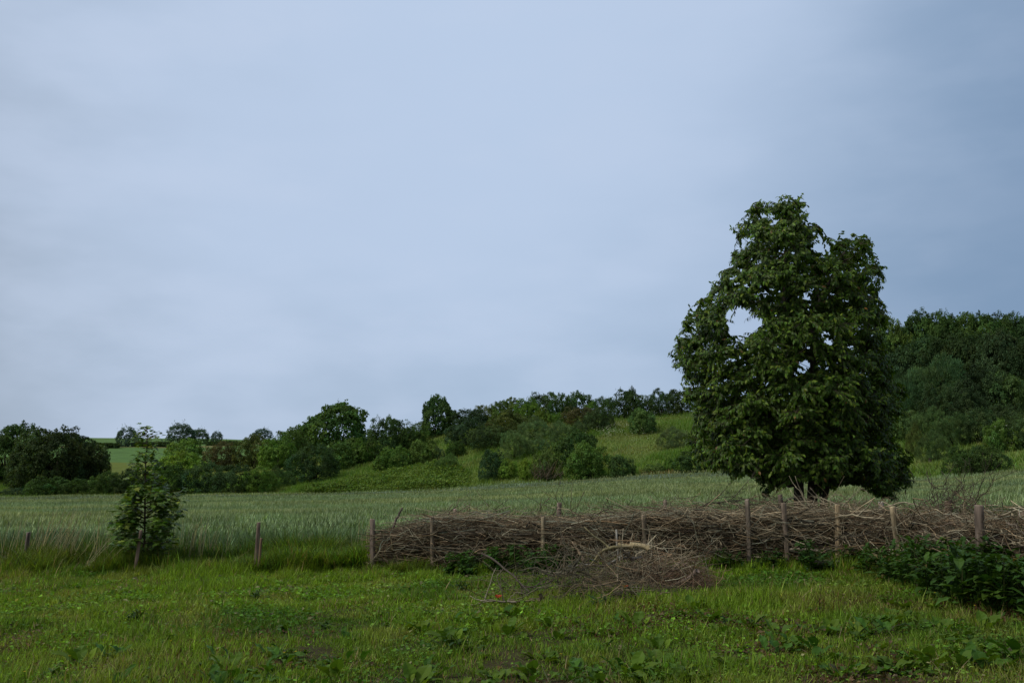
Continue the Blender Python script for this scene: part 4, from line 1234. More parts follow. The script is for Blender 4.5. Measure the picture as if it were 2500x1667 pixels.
# ------------------------------------------------------------------ brushwood hedge
seg = np.linalg.norm(np.diff(HL, axis=0), axis=1); cum = np.concatenate([[0], np.cumsum(seg)]); HLEN = cum[-1]
def on_hedge(s):
    s = np.asarray(s, float)
    x = np.interp(s, cum, HL[:, 0]); y = np.interp(s, cum, HL[:, 1])
    x2 = np.interp(np.clip(s + .3, 0, HLEN), cum, HL[:, 0]) - np.interp(np.clip(s - .3, 0, HLEN), cum, HL[:, 0])
    y2 = np.interp(np.clip(s + .3, 0, HLEN), cum, HL[:, 1]) - np.interp(np.clip(s - .3, 0, HLEN), cum, HL[:, 1])
    d = nrm(np.stack([x2, y2], -1)); nb = np.stack([-d[..., 1], d[..., 0]], -1)
    return np.stack([x, y], -1), d, nb
def s_of_px(px):
    p = px_of_u(HL[:, 0] / HL[:, 1]); return np.interp(px, p, cum)
def htop(s):
    return np.interp(s, s_of_px(np.array([366, 385, 410, 470, 640, 780, 836, 893, 940, 978, 1060, 1160])), [.35, .66, .78, .80, .83, .80, .80, .78, .72, .74, .72, .7])
HB = on_hedge(0.0)[0]
hb = (float(HB[0]) + 4.5, float(HB[1]) - 2.0, float(ground(HB[0] + 4.5, HB[1] - 2.0)))
hedge = empty('brushwood_hedge', hb)
tag(hedge, 'long dead hedge of grey brown branches and twigs stacked between two rows of stakes', 'dead hedge')

def twigs(geo, n, s0, s1, lmin, lmax, r0, r1, base, dirsd=.22, vsd=.14, wob=.10, k=7, hf=(0.03, 1.0), wf=(0, .85), hpow=1.0, droop=0, sides=4, var=.3):
    s = s0 + (s1 - s0) * rng.random(n)
    xy, d, nb = on_hedge(s)
    w_ = wf[0] + (wf[1] - wf[0]) * rng.random(n)
    hh = (htop(s) + .26 * (fbm(s * 1.2, s * 0, 201) - .45)) * (hf[0] + (hf[1] - hf[0]) * rng.random(n) ** hpow)
    xy = xy + nb * w_[:, None]
    sign = np.where(rng.random(n) < .5, 1, -1)[:, None]
    D = np.concatenate([d * sign + nb * rng.normal(0, dirsd, (n, 1)), rng.normal(0, vsd, (n, 1))], 1); D = nrm(D)
    Ln = lmin + (lmax - lmin) * rng.random(n) ** 1.5
    t = np.linspace(-.5, .5, k)
    s = np.clip(s, .10 + Ln * .44, None)
    xy2, d, nb = on_hedge(s); xy = xy2 + nb * w_[:, None]
    C0 = np.concatenate([xy, (ground(xy[:, 0], xy[:, 1]) + hh)[:, None]], 1)
    P = C0[:, None] + D[:, None] * (t[None, :, None] * Ln[:, None, None])
    ph = rng.random((n, 3)) * 6.28; fq = 3 + 5 * rng.random((n, 1, 1))
    P += (np.sin(fq * t[None, :, None] * 2 + ph[:, None]) * rng.normal(0, wob, (n, 1, 3)) * Ln[:, None, None] * .5)
    P += np.cumsum(rng.normal(0, .010, (n, k, 3)), 1) * Ln[:, None, None]
    P[..., 2] -= droop * (t[None] ** 2) * Ln[:, None]
    gz = ground(P[..., 0], P[..., 1])
    P[..., 2] = np.maximum(P[..., 2], gz + .02)
    rr = (.85 * (r0 + (r1 - r0) * rng.random(n) ** 2))[:, None] * (1.0 - .62 * np.linspace(0, 1, k)[None])
    tubes(geo, P, rr, sides, jit(n, base, var, .10))

GB, RB, PB, OB, DBK = (.150, .120, .074), (.105, .074, .044), (.32, .275, .185), (.13, .12, .065), (.048, .037, .026)
g = Geo()
sR = float(s_of_px(790))
# core, bark coloured darker for the shade inside the hedge
twigs(g, 1500, .10, HLEN, .5, 1.6, .006, .016, DBK, .25, .10, .05, hf=(.02, .9), wf=(.15, .75))
twigs(g, 2600, .15, HLEN, .4, 1.3, .003, .006, RB, .45, .28, .10, hf=(.05, .95), wf=(.05, .8))
# laid face
twigs(g, 1200, .15, sR, .6, 2.2, .0045, .012, GB, .10, .06, .045, hf=(.05, 1.02), wf=(-.05, .5))
twigs(g, 900, .15, HLEN, .5, 1.8, .0035, .008, RB, .14, .12, .07, hf=(.1, 1.0), wf=(-.06, .2))
twigs(g, 480, .15, sR, .6, 1.8, .004, .009, PB, .12, .10, .06, hf=(.35, 1.05), wf=(-.08, .55), hpow=.6)
twigs(g, 620, .2, HLEN, .25, .9, .003, .006, GB, .35, .55, .14, hf=(.1, 1.0), wf=(-.10, .1))
twigs(g, 260, .3, HLEN, .3, 1.1, .004, .0075, PB, .4, .7, .16, hf=(.2, .95), wf=(-.16, -.02))
twigs(g, 420, .3, HLEN, .3, 1.2, .004, .009, GB, .5, .5, .16, hf=(.1, .95), wf=(-.16, .0))
twigs(g, 220, .3, HLEN, .5, 1.3, .008, .018, DBK, .25, .25, .08, hf=(.1, .9), wf=(-.12, .1))
twigs(g, 320, .3, HLEN, .25, .75, .0025, .005, GB, .5, 1.3, .14, hf=(.85, 1.12), wf=(.0, .8))
twigs(g, 1200, .1, HLEN, .2, .7, .0022, .004, RB, .7, .5, .2, hf=(.05, 1.05), wf=(-.08, .6))
# right part, more tangled
twigs(g, 1100, sR - .4, HLEN, .4, 1.4, .004, .010, GB, .30, .25, .12, hf=(.05, 1.02), wf=(-.08, .7))
twigs(g, 420, sR - .6, HLEN, .4, 1.5, .004, .009, PB, .25, .28, .12, hf=(.2, 1.08), wf=(-.10, .6))
twigs(g, 900, float(s_of_px(905)), HLEN, .25, .8, .002, .0045, RB, .6, .5, .15, hf=(.2, 1.12), wf=(-.1, .7))
# crest: arching rods and loose tops
twigs(g, 260, .5, HLEN, .7, 1.9, .004, .009, PB, .10, .14, .06, hf=(.92, 1.10), wf=(.0, .8), droop=.12)
twigs(g, 420, .4, HLEN, .35, 1.0, .0028, .006, GB, .25, .30, .10, hf=(.86, 1.16), wf=(.0, .85))
twigs(g, 300, .4, HLEN, .25, .8, .0025, .005, GB, .4, .6, .15, hf=(.9, 1.16), wf=(.0, .85))
twigs(g, 260, .12, .75, .3, .8, .003, .006, RB, .5, .35, .1, hf=(.2, 1.1), wf=(0, .7))
twigs(g, 60, .5, HLEN, .7, 2.0, .014, .026, (.13, .115, .08), .18, .12, .05, hf=(.1, .9), wf=(-.12, .3), sides=6)
twigs(g, 260, .5, HLEN, .5, 1.2, .004, .008, GB, .35, .55, .12, hf=(.9, 1.18), wf=(.0, .8))
twigs(g, 120, .5, HLEN, .4, .9, .003, .006, PB, .4, .8, .14, hf=(.92, 1.15), wf=(.0, .8))
brush = g.obj('brushwood', M_TWIG, loc=hb); adopt(brush, hedge)

def branch_path(pts, n=10, jitter=.006):
    pts = np.array(pts, float); t = np.linspace(0, 1, len(pts)); tt = np.linspace(0, 1, n)
    # smooth through the points (Catmull-Rom)
    out = []
    Pp = np.concatenate([[2 * pts[0] - pts[1]], pts, [2 * pts[-1] - pts[-2]]])
    for v in tt:
        f = v * (len(pts) - 1); i = min(int(f), len(pts) - 2); f -= i
        a, b, c, d = Pp[i:i + 4]
        out.append(.5 * (2 * b + (c - a) * f + (2 * a - 5 * b + 4 * c - d) * f * f + (3 * b - a - 3 * c + d) * f ** 3))
    out = np.array(out); out[1:-1] += rng.normal(0, jitter, (n - 2, 3)); return out
def fork(geo, P, r0, r1, col, kids=3, kl=.35, spread=.8, depth=1, sides=5):
    n = len(P)
    tubes(geo, P, r0 + (r1 - r0) * np.linspace(0, 1, n), sides, col)
    if depth <= 0: return
    for _ in range(kids):
        i = rng.integers(max(1, n // 3), n - 1)
        dv = nrm(P[min(i + 1, n - 1)] - P[i - 1])
        e = nrm(dv + rng.normal(0, spread, 3) * np.array([1, .7, 1]))
        L_ = kl * (.5 + .8 * rng.random()); t = np.linspace(0, 1, 6)[:, None]
        Q = P[i] + e * t * L_ + np.array([0, 0, .12 * L_]) * t ** 2 + np.cumsum(rng.normal(0, .02 * L_, (6, 3)), 0) * (t > 0)
        fork(geo, Q, max(r1, r0 * .5), r1 * .6, col, max(1, kids - 1), kl * .6, spread, depth - 1, 4)
def hedge_branch(pix, dy, r0, r1, col, label=None, kids=0, kl=.3, depth=1, n=12, into=None):
    pts = []
    for k, (a, b) in enumerate(pix):
        Yd = fy(np.clip(a, 366, 1100)) + .07 + (dy if np.isscalar(dy) else dy[k]); pts.append(at(a, b, Yd))
    g = Geo() if into is None else into
    fork(g, branch_path(pts, n), r0, r1, col, kids, kl, depth=depth if kids else 0)
    if into is not None: return
    o = g.obj('branch', M_TWIG, loc=hb, smooth=True); adopt(o, hedge)
    if label: o['label'] = label
    return o
def C4b(cx, cy): return 360.4 + cx * .07314, 499.7 + cy * .07314      # (880,1220) study
def C2b(cx, cy): return 712.7 + cx * .07314, 475.1 + cy * .07314      # (1740,1160) study
def C3b(cx, cy): return 852 + cx * .07314, 466.9 + cy * .07314        # (2080,1140) study
hb_ = lambda f, L_: [f(*p) for p in L_]
hedge_branch(hb_(C4b, [(390, 540), (450, 370), (500, 240), (570, 100)]), .3, .026, .017, (.13, .105, .085), 'thick dark stub branch sticking up at the left end')
hedge_branch(hb_(C4b, [(440, 400), (475, 290), (560, 130)]), .32, .014, .009, DBK)
hedge_branch(hb_(C4b, [(790, 310), (1000, 230), (1180, 180), (1400, 185), (1550, 150)]), .35, .012, .005, PB, 'long pale arching branch over the second stake', 3, .35)
hedge_branch(hb_(C4b, [(880, 360), (1060, 260), (1220, 110), (1260, 60)]), .2, .011, .005, (.2, .19, .12))
hedge_branch(hb_(C4b, [(1190, 250), (1230, 140), (1340, 75)]), .3, .009, .005, DBK)
hedge_branch(hb_(C4b, [(1480, 260), (1490, 170), (1495, 70)]), .35, .007, .004, DBK)
hedge_branch(hb_(C4b, [(1860, 290), (1960, 220), (2050, 160)]), .1, .012, .008, (.18, .16, .12))
hedge_branch(hb_(C4b, [(770, 270), (790, 330), (860, 375), (950, 385)]), -.02, .011, .006, PB)
hedge_branch(hb_(C4b, [(330, 650), (420, 645), (560, 640), (700, 600), (900, 540)]), -.03, .015, .008, PB)
hedge_branch(hb_(C4b, [(180, 800), (300, 650), (400, 500)]), -.05, .013, .008, GB)
hedge_branch(hb_(C4b, [(700, 700), (820, 680), (960, 690)]), -.02, .024, .020, (.10, .095, .065), 'thick greenish log end low behind the second stake')
hedge_branch(hb_(C4b, [(1040, 500), (1250, 465), (1500, 450), (1715, 425)]), -.02, .010, .016, (.21, .18, .14))
hedge_branch(hb_(C4b, [(1840, 460), (2100, 470), (2350, 460)]), -.02, .016, .015, (.18, .155, .12))
hedge_branch(hb_(C4b, [(1650, 370), (1800, 500), (1890, 600)]), -.06, .009, .005, PB)
hedge_branch(hb_(C4b, [(1840, 450), (1950, 560), (2050, 640)]), -.07, .010, .006, PB)
hedge_branch(hb_(C4b, [(1800, 280), (1880, 320), (1950, 440)]), -.06, .010, .006, PB)
hedge_branch(hb_(C4b, [(770, 470), (840, 380), (890, 310)]), -.06, .009, .006, DBK)
hedge_branch([(566, 523), (560, 508), (556, 495), (561, 480)], .5, .006, .003, (.06, .05, .035), None, 3, .3)
hedge_branch([(554, 510), (535, 500), (518, 492)], .4, .005, .003, (.07, .06, .04))
hedge_branch([(585, 520), (600, 512), (612, 507)], .3, .007, .004, DBK, None, 2, .2)
loose = Geo()
for k in range(16):
    a = 470 + 240 * rng.random(); b = 514
    hedge_branch([(a, b + 4), (a + rng.normal() * 6, b - 5 - 4 * rng.random()), (a + rng.normal() * 14, b - 8 - 12 * rng.random())], .2 + .4 * rng.random(), .006, .003, DBK if k % 2 else GB, None, 2, .22, into=loose)
# dark arching twigs left of the tree
hedge_branch(hb_(C2b, [(-360, 560), (-150, 420), (80, 360), (330, 340), (520, 300)]), .35, .013, .005, (.07, .06, .042), 'long dark arching branch left of the lone tree', 6, .45, 2)
hedge_branch(hb_(C2b, [(-200, 480), (-50, 360), (100, 300), (300, 285)]), .4, .010, .004, (.07, .06, .042), None, 5, .35, 2)
hedge_branch(hb_(C2b, [(500, 400), (620, 380), (760, 350)]), .3, .009, .004, DBK, None, 4, .3)
hedge_branch(hb_(C2b, [(960, 370), (1080, 310), (1180, 280)]), .3, .009, .004, DBK, None, 3, .3)
# pale spray right of the tree
for pts, r0 in (([(1600, 660), (1400, 530), (1250, 420), (1190, 395)], .016), ([(1500, 600), (1330, 440), (1220, 270), (1130, 150)], .010), ([(1560, 620), (1450, 540), (1200, 460), (1020, 310)], .010),
                ([(1650, 640), (1380, 660), (1100, 640), (980, 600)], .011), ([(1700, 400), (1560, 340), (1400, 295), (1340, 275)], .010), ([(1650, 470), (1600, 350), (1640, 280), (1700, 250)], .009),
                ([(1760, 430), (1830, 360), (1880, 310)], .010), ([(1880, 470), (1950, 400), (1930, 310)], .009), ([(1620, 560), (1550, 420), (1480, 290)], .010), ([(1000, 700), (1060, 690), (1180, 770), (1290, 890)], .017),
                ([(1640, 880), (1500, 820), (1380, 750)], .011), ([(1140, 1130), (1280, 990), (1400, 850), (1480, 800)], .011), ([(1880, 960), (1830, 860), (1790, 770), (1800, 680)], .009), ([(1810, 915), (1760, 820), (1770, 690)], .008),
                ([(1740, 950), (1745, 1010), (1800, 1070)], .008), ([(1700, 560), (1950, 545), (2150, 580), (2350, 590)], .018), ([(1880, 495), (2050, 490), (2200, 470), (2350, 450)], .013)):
    hedge_branch(hb_(C2b, pts), -.06 if min(p[1] for p in pts) > 500 else .15, r0, r0 * .5, PB, None, 2 if r0 < .011 else 1, .3)
hedge_branch(hb_(C2b, [(950, 900), (1050, 930), (1180, 950)]), -.08, .020, .016, (.24, .20, .15))
hedge_branch(hb_(C2b, [(1020, 1010), (1200, 1000), (1460, 1030)]), -.08, .022, .018, (.26, .23, .17))
hedge_branch(hb_(C2b, [(-10, 920), (60, 1000), (80, 1060)]), -.1, .011, .006, PB)
hedge_branch(hb_(C2b, [(215, 630), (240, 720), (300, 850)]), -.1, .010, .006, PB)
# far right: pale rods and dark thorny uprights
for pts, r0, c_ in (([(0, 610), (150, 600), (330, 580)], .014, PB), ([(240, 670), (420, 560), (600, 495), (780, 480), (900, 520)], .013, PB), ([(420, 470), (560, 520), (660, 570)], .009, PB),
                    ([(1380, 650), (1480, 690), (1560, 690), (1680, 660)], .010, PB), ([(1800, 710), (1990, 680), (2150, 620), (2280, 575), (2400, 580)], .014, PB), ([(2180, 630), (2230, 690), (2270, 740)], .014, PB),
                    ([(760, 910), (850, 870), (1000, 870), (1180, 820), (1350, 750)], .010, (.2, .16, .12)), ([(1300, 890), (1400, 860), (1600, 850)], .011, PB), ([(660, 920), (680, 990), (740, 1040), (830, 1080)], .009, PB),
                    ([(2040, 850), (2090, 940), (2070, 1020)], .010, PB), ([(1840, 1160), (1860, 1050), (1890, 950)], .008, PB), ([(1890, 1010), (1920, 1090), (1940, 1200)], .008, PB), ([(2110, 760), (2230, 800), (2350, 920)], .011, (.2, .16, .12)),
                    ([(520, 740), (430, 830), (310, 980)], .013, DBK), ([(1820, 580), (1900, 600), (1925, 645)], .008, PB), ([(2200, 1030), (2350, 1060)], .016, PB), ([(1280, 990), (1370, 985)], .014, PB)):
    hedge_branch(hb_(C3b, pts), -.10 if min(p[1] for p in pts) > 720 else .2, r0, r0 * .5, c_, None, 1, .3)
TH = (.062, .045, .036)
for pts in ([(1190, 600), (1170, 400), (1110, 240), (1000, 160)], [(1180, 560), (1100, 330), (1150, 270), (1280, 240), (1290, 150), (1220, 50)], [(1290, 560), (1420, 360), (1540, 310), (1640, 260)],
            [(1540, 620), (1560, 500), (1650, 330), (1660, 200)], [(1680, 520), (1740, 300), (1800, 150), (1815, 60)], [(1620, 560), (1760, 400), (1890, 260), (1965, 90)], [(1380, 380), (1450, 260), (1520, 180)],
            [(1390, 340), (1530, 260), (1400, 130)], [(1050, 210), (1040, 120), (1025, 50)], [(1480, 640), (1400, 500), (1300, 400)], [(1000, 470), (1080, 420), (1200, 330)], [(1700, 620), (1560, 520), (1480, 560)]):
    hedge_branch(hb_(C3b, pts), 1.0 + .5 * rng.random(), .0065, .003, TH, None, 3, .30, 2)
for k in range(24):
    a = C3b(900 + 850 * rng.random(), 480 + 150 * rng.random())
    hedge_branch([a, (a[0] + rng.normal() * 8, a[1] - 6), (a[0] + rng.normal() * 16, a[1] - 6 - 14 * rng.random())], .7 + .6 * rng.random(), .0045, .0022, TH if k % 3 else RB, None, 3, .25, 2, 7, into=loose)
lo = loose.obj('loose_twigs', M_TWIG, loc=hb); adopt(lo, hedge); lo['kind'] = 'stuff'

# ------------------------------------------------------------------ brush pile in front of the hedge
def P1(cx, cy): return 475.1 + cx * .10797, 532.5 + cy * .10797       # (1160,1300) study
pc = at(632, 598, 12.9); pc[2] = float(ground(pc[0], pc[1]))
pile = empty('brush_pile', pc)
tag(pile, 'loose pile of cut branches and reddish twigs lying on the lawn before the hedge', 'brush pile')
PYY = 12.9
def pile_cloud(geo, n, px0, px1, pyc, pys, Y0, Ys, lmin, lmax, r0, r1, base, flat=.35, wob=.12, k=7, dirx=1.0, var=.3):
    px = px0 + (px1 - px0) * rng.random(n); py = pyc + rng.normal(0, pys, n); Yd = Y0 + rng.normal(0, Ys, n)
    C0 = np.array([at(a, b, c) for a, b, c in zip(px, py, Yd)])
    gz = ground(C0[:, 0], C0[:, 1]); C0[:, 2] = np.maximum(C0[:, 2], gz + .03)
    D = nrm(rng.normal(size=(n, 3)) * np.array([dirx, .7, flat]))
    Ln = lmin + (lmax - lmin) * rng.random(n) ** 1.4
    t = np.linspace(-.5, .5, k)
    P = C0[:, None] + D[:, None] * (t[None, :, None] * Ln[:, None, None])
    P += np.sin((3 + 4 * rng.random((n, 1, 1))) * t[None, :, None] * 2 + rng.random((n, 1, 3)) * 6.28) * rng.normal(0, wob, (n, 1, 3)) * Ln[:, None, None] * .5
    P += np.cumsum(rng.normal(0, .012, (n, k, 3)), 1) * Ln[:, None, None]
    P[..., 2] = np.maximum(P[..., 2], ground(P[..., 0], P[..., 1]) + .015)
    rr = (r0 + (r1 - r0) * rng.random(n) ** 2)[:, None] * (1.0 - .6 * np.linspace(0, 1, k)[None])
    tubes(geo, P, rr, 4, jit(n, base, var, .10))
g = Geo()
pile_cloud(g, 300, 590, 668, 593, 6, 12.7, .35, .4, 1.3, .003, .008, GB, .16)
pile_cloud(g, 230, 585, 672, 598, 4, 12.4, .25, .3, 1.1, .003, .006, DBK, .12)
pile_cloud(g, 520, 636, 706, 580, 9, 13.3, .35, .12, .5, .0018, .0035, (.155, .095, .060), .6, .2)
pile_cloud(g, 260, 660, 715, 588, 5, 13.0, .3, .15, .6, .0018, .0032, (.165, .105, .066), .3, .2)
pile_cloud(g, 200, 560, 668, 572, 12, 13.3, .4, .4, 1.3, .0028, .006, GB, .6, .16)
pile_cloud(g, 70, 590, 690, 570, 10, 13.4, .4, .4, 1.2, .003, .006, PB, .55, .18)
pile_cloud(g, 75, 500, 600, 582, 12, 12.8, .45, .35, 1.2, .0022, .0048, (.085, .075, .048), .55, .16)
pile_cloud(g, 60, 500, 600, 590, 10, 12.4, .4, .3, .9, .002, .004, GB, .4, .16)
pile_cloud(g, 320, 630, 702, 574, 8, 13.3, .3, .2, .8, .002, .0045, (.165, .11, .07), .6, .2)
pile_cloud(g, 90, 600, 690, 572, 9, 13.2, .3, .4, 1.2, .004, .008, (.21, .17, .11), .5, .18)
br_ = g.obj('brushwood', M_TWIG, loc=tuple(pc)); adopt(br_, pile)
def pile_branch(pix, Yd, r0, r1, col, label=None, kids=0, kl=.3, depth=1, n=12, parent=pile, name='branch', into=None, spread=.8):
    pts = [at(*P1(*p), Yd[k] if not np.isscalar(Yd) else Yd) for k, p in enumerate(pix)]
    for p in pts: p[2] = max(p[2], float(ground(p[0], p[1])) + r0 * .6 + (.07 if parent is None else 0))
    r0 *= 1.4; r1 *= 1.35; col = tuple(min(v * 1.3, .5) for v in col)
    g = into or Geo(); fork(g, branch_path(pts, n, .004), r0, r1, col, kids, kl, spread, depth if kids else 0, 6)
    if into is not None: return None
    o = g.obj(name, M_TWIG, loc=tuple(pc if parent is not None else pts[0]), smooth=True)
    if parent is not None: adopt(o, parent)
    if label: o['label'] = label
    return o
MOSS, LOG, PALEW = (.155, .135, .070), (.19, .145, .115), (.34, .28, .18)
pile_branch([(1605, 138), (1530, 118), (1440, 105)], [13.0, 13.05, 13.1], .028, .026, (.27, .22, .125), 'thick pale broken branch end on top')
pile_branch([(1460, 122), (1380, 118), (1330, 98)], [13.08, 13.1, 13.15], .023, .016, (.22, .18, .10))
pile_branch([(1400, 118), (1290, 132), (1200, 152), (1150, 185), (1110, 250)], [13.1, 13.1, 13.1, 13.1, 13.1], .021, .010, MOSS, None, 3, .3)
pile_branch([(1350, 148), (1420, 205), (1465, 270), (1480, 330), (1465, 395)], 13.05, .020, .012, (.075, .062, .045), None, 1, .2)
pile_branch([(920, 338), (1040, 372), (1140, 430), (1220, 488), (1290, 540), (1325, 590)], [13.0, 13.0, 12.95, 12.9, 12.85, 12.8], .016, .020, MOSS, 'mossy branch sloping down into the pile', 2, .3)
pile_branch([(2060, 345), (2010, 395), (1930, 448), (1800, 505), (1700, 520)], [12.7, 12.75, 12.8, 12.85, 12.9], .025, .019, LOG, 'smooth grey pink log with a cut end pointing right')
pile_branch([(1810, 500), (1700, 512), (1590, 530)], [12.84, 12.85, 12.9], .019, .012, (.27, .21, .13))
pile_branch([(860, 308), (1050, 290), (1220, 300), (1360, 240), (1470, 232), (1550, 224)], 13.15, .009, .014, (.22, .21, .18), None, 3, .3)
pile_branch([(1490, 225), (1500, 195), (1560, 160), (1640, 60), (1680, 20)], 13.3, .010, .006, PB, None, 2, .3)
pile_branch([(1000, 245), (960, 170), (900, 85)], 13.1, .017, .006, (.30, .22, .14), 'splintered pale stub standing up')
pile_branch([(1000, 240), (1000, 330), (1060, 380)], 13.1, .012, .010, (.08, .065, .045))
pile_branch([(1600, 270), (1690, 245), (1780, 195), (1880, 130)], 13.2, .008, .004, GB, None, 2, .3)
pile_branch([(1680, 440), (1760, 420), (1830, 350), (1870, 290), (1930, 255)], 13.0, .012, .007, (.2, .15, .11), None, 3, .2)
pile_branch([(1030, 630), (1080, 600), (1150, 585), (1300, 610)], 12.3, .011, .008, (.21, .19, .16), None, 1, .3)
pile_branch([(1300, 590), (1450, 620), (1700, 620), (1990, 605)], 12.35, .009, .004, (.12, .10, .08))
pile_branch([(2130, 545), (2220, 490), (2300, 400)], 12.7, .006, .003, (.22, .15, .08), None, 1, .2)
pile_branch([(1900, 550), (2010, 470), (2140, 440)], 12.8, .006, .003, (.2, .14, .08), None, 2, .25)
pile_branch([(1480, 560), (1400, 380), (1320, 260), (1310, 150)], 12.9, .009, .005, GB, None, 3, .35)
pile_branch([(1500, 520), (1700, 380), (1900, 260), (2060, 150)], 13.1, .008, .003, GB, None, 2, .3)
pile_branch([(1010, 580), (1000, 500), (1060, 410), (960, 300)], 12.9, .008, .004, (.08, .07, .05), None, 3, .35)
pile_branch([(780, 500), (760, 400), (850, 340), (1000, 330)], 12.9, .007, .004, (.09, .08, .055), None, 4, .35, 2)
pile_branch([(620, 560), (720, 430), (800, 250), (890, 190)], 12.9, .006, .003, (.09, .08, .055), None, 3, .35, 2)
pile_branch([(400, 350), (560, 320), (700, 390), (920, 345)], 13.0, .006, .010, (.10, .09, .06), None, 4, .35, 2)
# the long thin dark branch and the forked branch in the grass are separate pieces
o = pile_branch([(60, 190), (180, 250), (270, 330), (370, 410), (440, 490), (500, 545)], [13.9, 13.6, 13.3, 13.0, 12.7, 12.4], .011, .006, (.06, .048, .036), 'long thin dark branch leaning left of the brush pile', 5, .4, 2, 16, None, 'fallen_branch', spread=1.0)
tag(o, None, 'branch')
fb = Geo()
pile_branch([(600, 560), (622, 610), (610, 660), (560, 710), (500, 725)], 12.05, .018, .013, (.07, .055, .035), into=fb, parent=None)
pile_branch([(600, 665), (540, 672), (490, 720), (440, 722), (370, 690), (320, 618)], 12.0, .008, .009, MOSS, into=fb, parent=None)
pile_branch([(385, 738), (330, 690), (280, 635), (210, 632), (120, 618), (50, 625)], 11.9, .010, .005, (.19, .165, .12), kids=3, kl=.3, depth=1, into=fb, parent=None)
pile_branch([(270, 635), (240, 520), (205, 430), (215, 370)], 11.95, .007, .003, (.15, .13, .09), kids=2, kl=.2, depth=1, into=fb, parent=None)
pile_branch([(300, 630), (350, 575), (400, 540), (500, 580)], 11.95, .005, .003, (.17, .15, .1), kids=1, kl=.2, depth=1, into=fb, parent=None)
pile_branch([(330, 620), (420, 600), (560, 520), (700, 470)], 12.05, .006, .003, (.15, .14, .08), kids=3, kl=.25, depth=1, into=fb, parent=None)
ps = at(*P1(380, 720), 11.9); ps[2] = float(ground(ps[0], ps[1]))
o = fb.obj('fallen_branch', M_TWIG, loc=tuple(ps), smooth=True); tag(o, 'curved forked branch with a brown broken end lying in the grass left of the pile', 'branch')
# log end under the pale spray
q = at(815, 563, 14.2); q[2] = max(q[2], float(ground(q[0], q[1])) + .03)
g = Geo(); t = np.linspace(0, 1, 8)
tubes(g, q + np.stack([-.03 + .75 * t, .25 * t, .02 * t + .01 * np.sin(9 * t)], -1), .035 * (1 - .15 * t) * (1 + .06 * np.sin(t * 14)), 8, (.24, .22, .16))
o = g.obj('cut_log', M_WOOD, loc=tuple(q), smooth=True); tag(o, 'pale cut log lying at the hedge foot left of the yellowish stake', 'log')

# ------------------------------------------------------------------ leafy plants
def wavy(T, n=9):
    t = np.linspace(0, 1, n); return t
def broad_leaf(geo, pos, az, L, W, up, bend, col, stalk=.25, colk=None):
    """one big leaf: stalk plus folded blade with rippled margin"""
    n = 7; t = np.linspace(0, 1, n)
    d0 = np.array([math.cos(az) * math.cos(up), math.sin(az) * math.cos(up), math.sin(up)])
    hz = np.array([math.cos(az), math.sin(az), 0])
    Pm = pos + d0 * (t[:, None] * L) + (hz * .35 - np.array([0, 0, 1.])) * (bend * L * t[:, None] ** 2)
    side = np.array([-math.sin(az), math.cos(az), 0])
    prof = np.clip(np.sin(np.clip((t - stalk) / (1 - stalk), 0, 1) ** .8 * math.pi) ** .75, 0, 1) * W / 2
    prof[t <= stalk] = .004
    rip = .12 * W * np.sin(t * 22 + rng.random() * 6)
    nn = nrm(np.cross(side, np.gradient(Pm, axis=0))) * -1
    Lf = Pm + side * prof[:, None] + nn * (prof * .30 + rip * (prof > .01))[:, None]
    Rt = Pm - side * prof[:, None] + nn * (prof * .30 - rip * (prof > .01))[:, None]
    V = np.stack([Lf, Pm, Rt], 1).reshape(-1, 3)
    idx = np.arange(3 * n).reshape(n, 3)
    F = np.concatenate([np.stack([idx[:-1, k], idx[:-1, k + 1], idx[1:, k + 1], idx[1:, k]], -1) for k in (0, 1)])
    geo.add(V, None, F, col)

def leafy_plant(name, nleaf, L, W, upr, hstem, base, wilt=.06):
    g = Geo()
    for k in range(nleaf):
        f = rng.random()
        az = rng.random() * 6.28
        p = np.array([rng.normal() * .03, rng.normal() * .03, hstem * f])
        l_ = L * (.55 + .6 * rng.random()) * (1 - .35 * f)
        up = upr[0] + (upr[1] - upr[0]) * rng.random()
        c = jit(1, base, .22, .1)[0]
        if rng.random() < wilt: c = jit(1, (.12, .095, .040), .3)[0]
        broad_leaf(g, p, az, l_, W * (.6 + .6 * rng.random()) * l_ / L, up, .25 + .45 * rng.random(), c)
    if hstem > .05:
        t = np.linspace(0, 1, 4)
        tubes(g, np.stack([.02 * t, .01 * t, hstem * t], -1), .007 * (1 - .5 * t), 4, (.07, .09, .03))
    return g.mesh(name, M_DOCK)
BIG = [leafy_plant('dock_leaves', 44, .27, .105, (.15, 1.35), .50, (.045, .098, .017), .05) for _ in range(5)]
NET = [leafy_plant('leafy_weed_leaves', 30, .17, .11, (.05, .9), .40, (.040, .088, .016), .02) for _ in range(4)]
ROS = [leafy_plant('dock_rosette_leaves', 8, .19, .068, (.45, 1.3), 0, (.075, .140, .016), .08) for _ in range(6)]

def place(me, name, x, y, s, label, cat, group, tint=(1, 1, 1), zs=1.0):
    o = bpy.data.objects.new(name, me); COL.objects.link(o)
    o.location = (x, y, float(ground(x, y)) - .01); o.rotation_euler = (rng.normal() * .08, rng.normal() * .08, rng.random() * 6.28)
    o.scale = (s, s, s * zs); o.color = (*tint, 1)
    tag(o, label, cat, group); return o
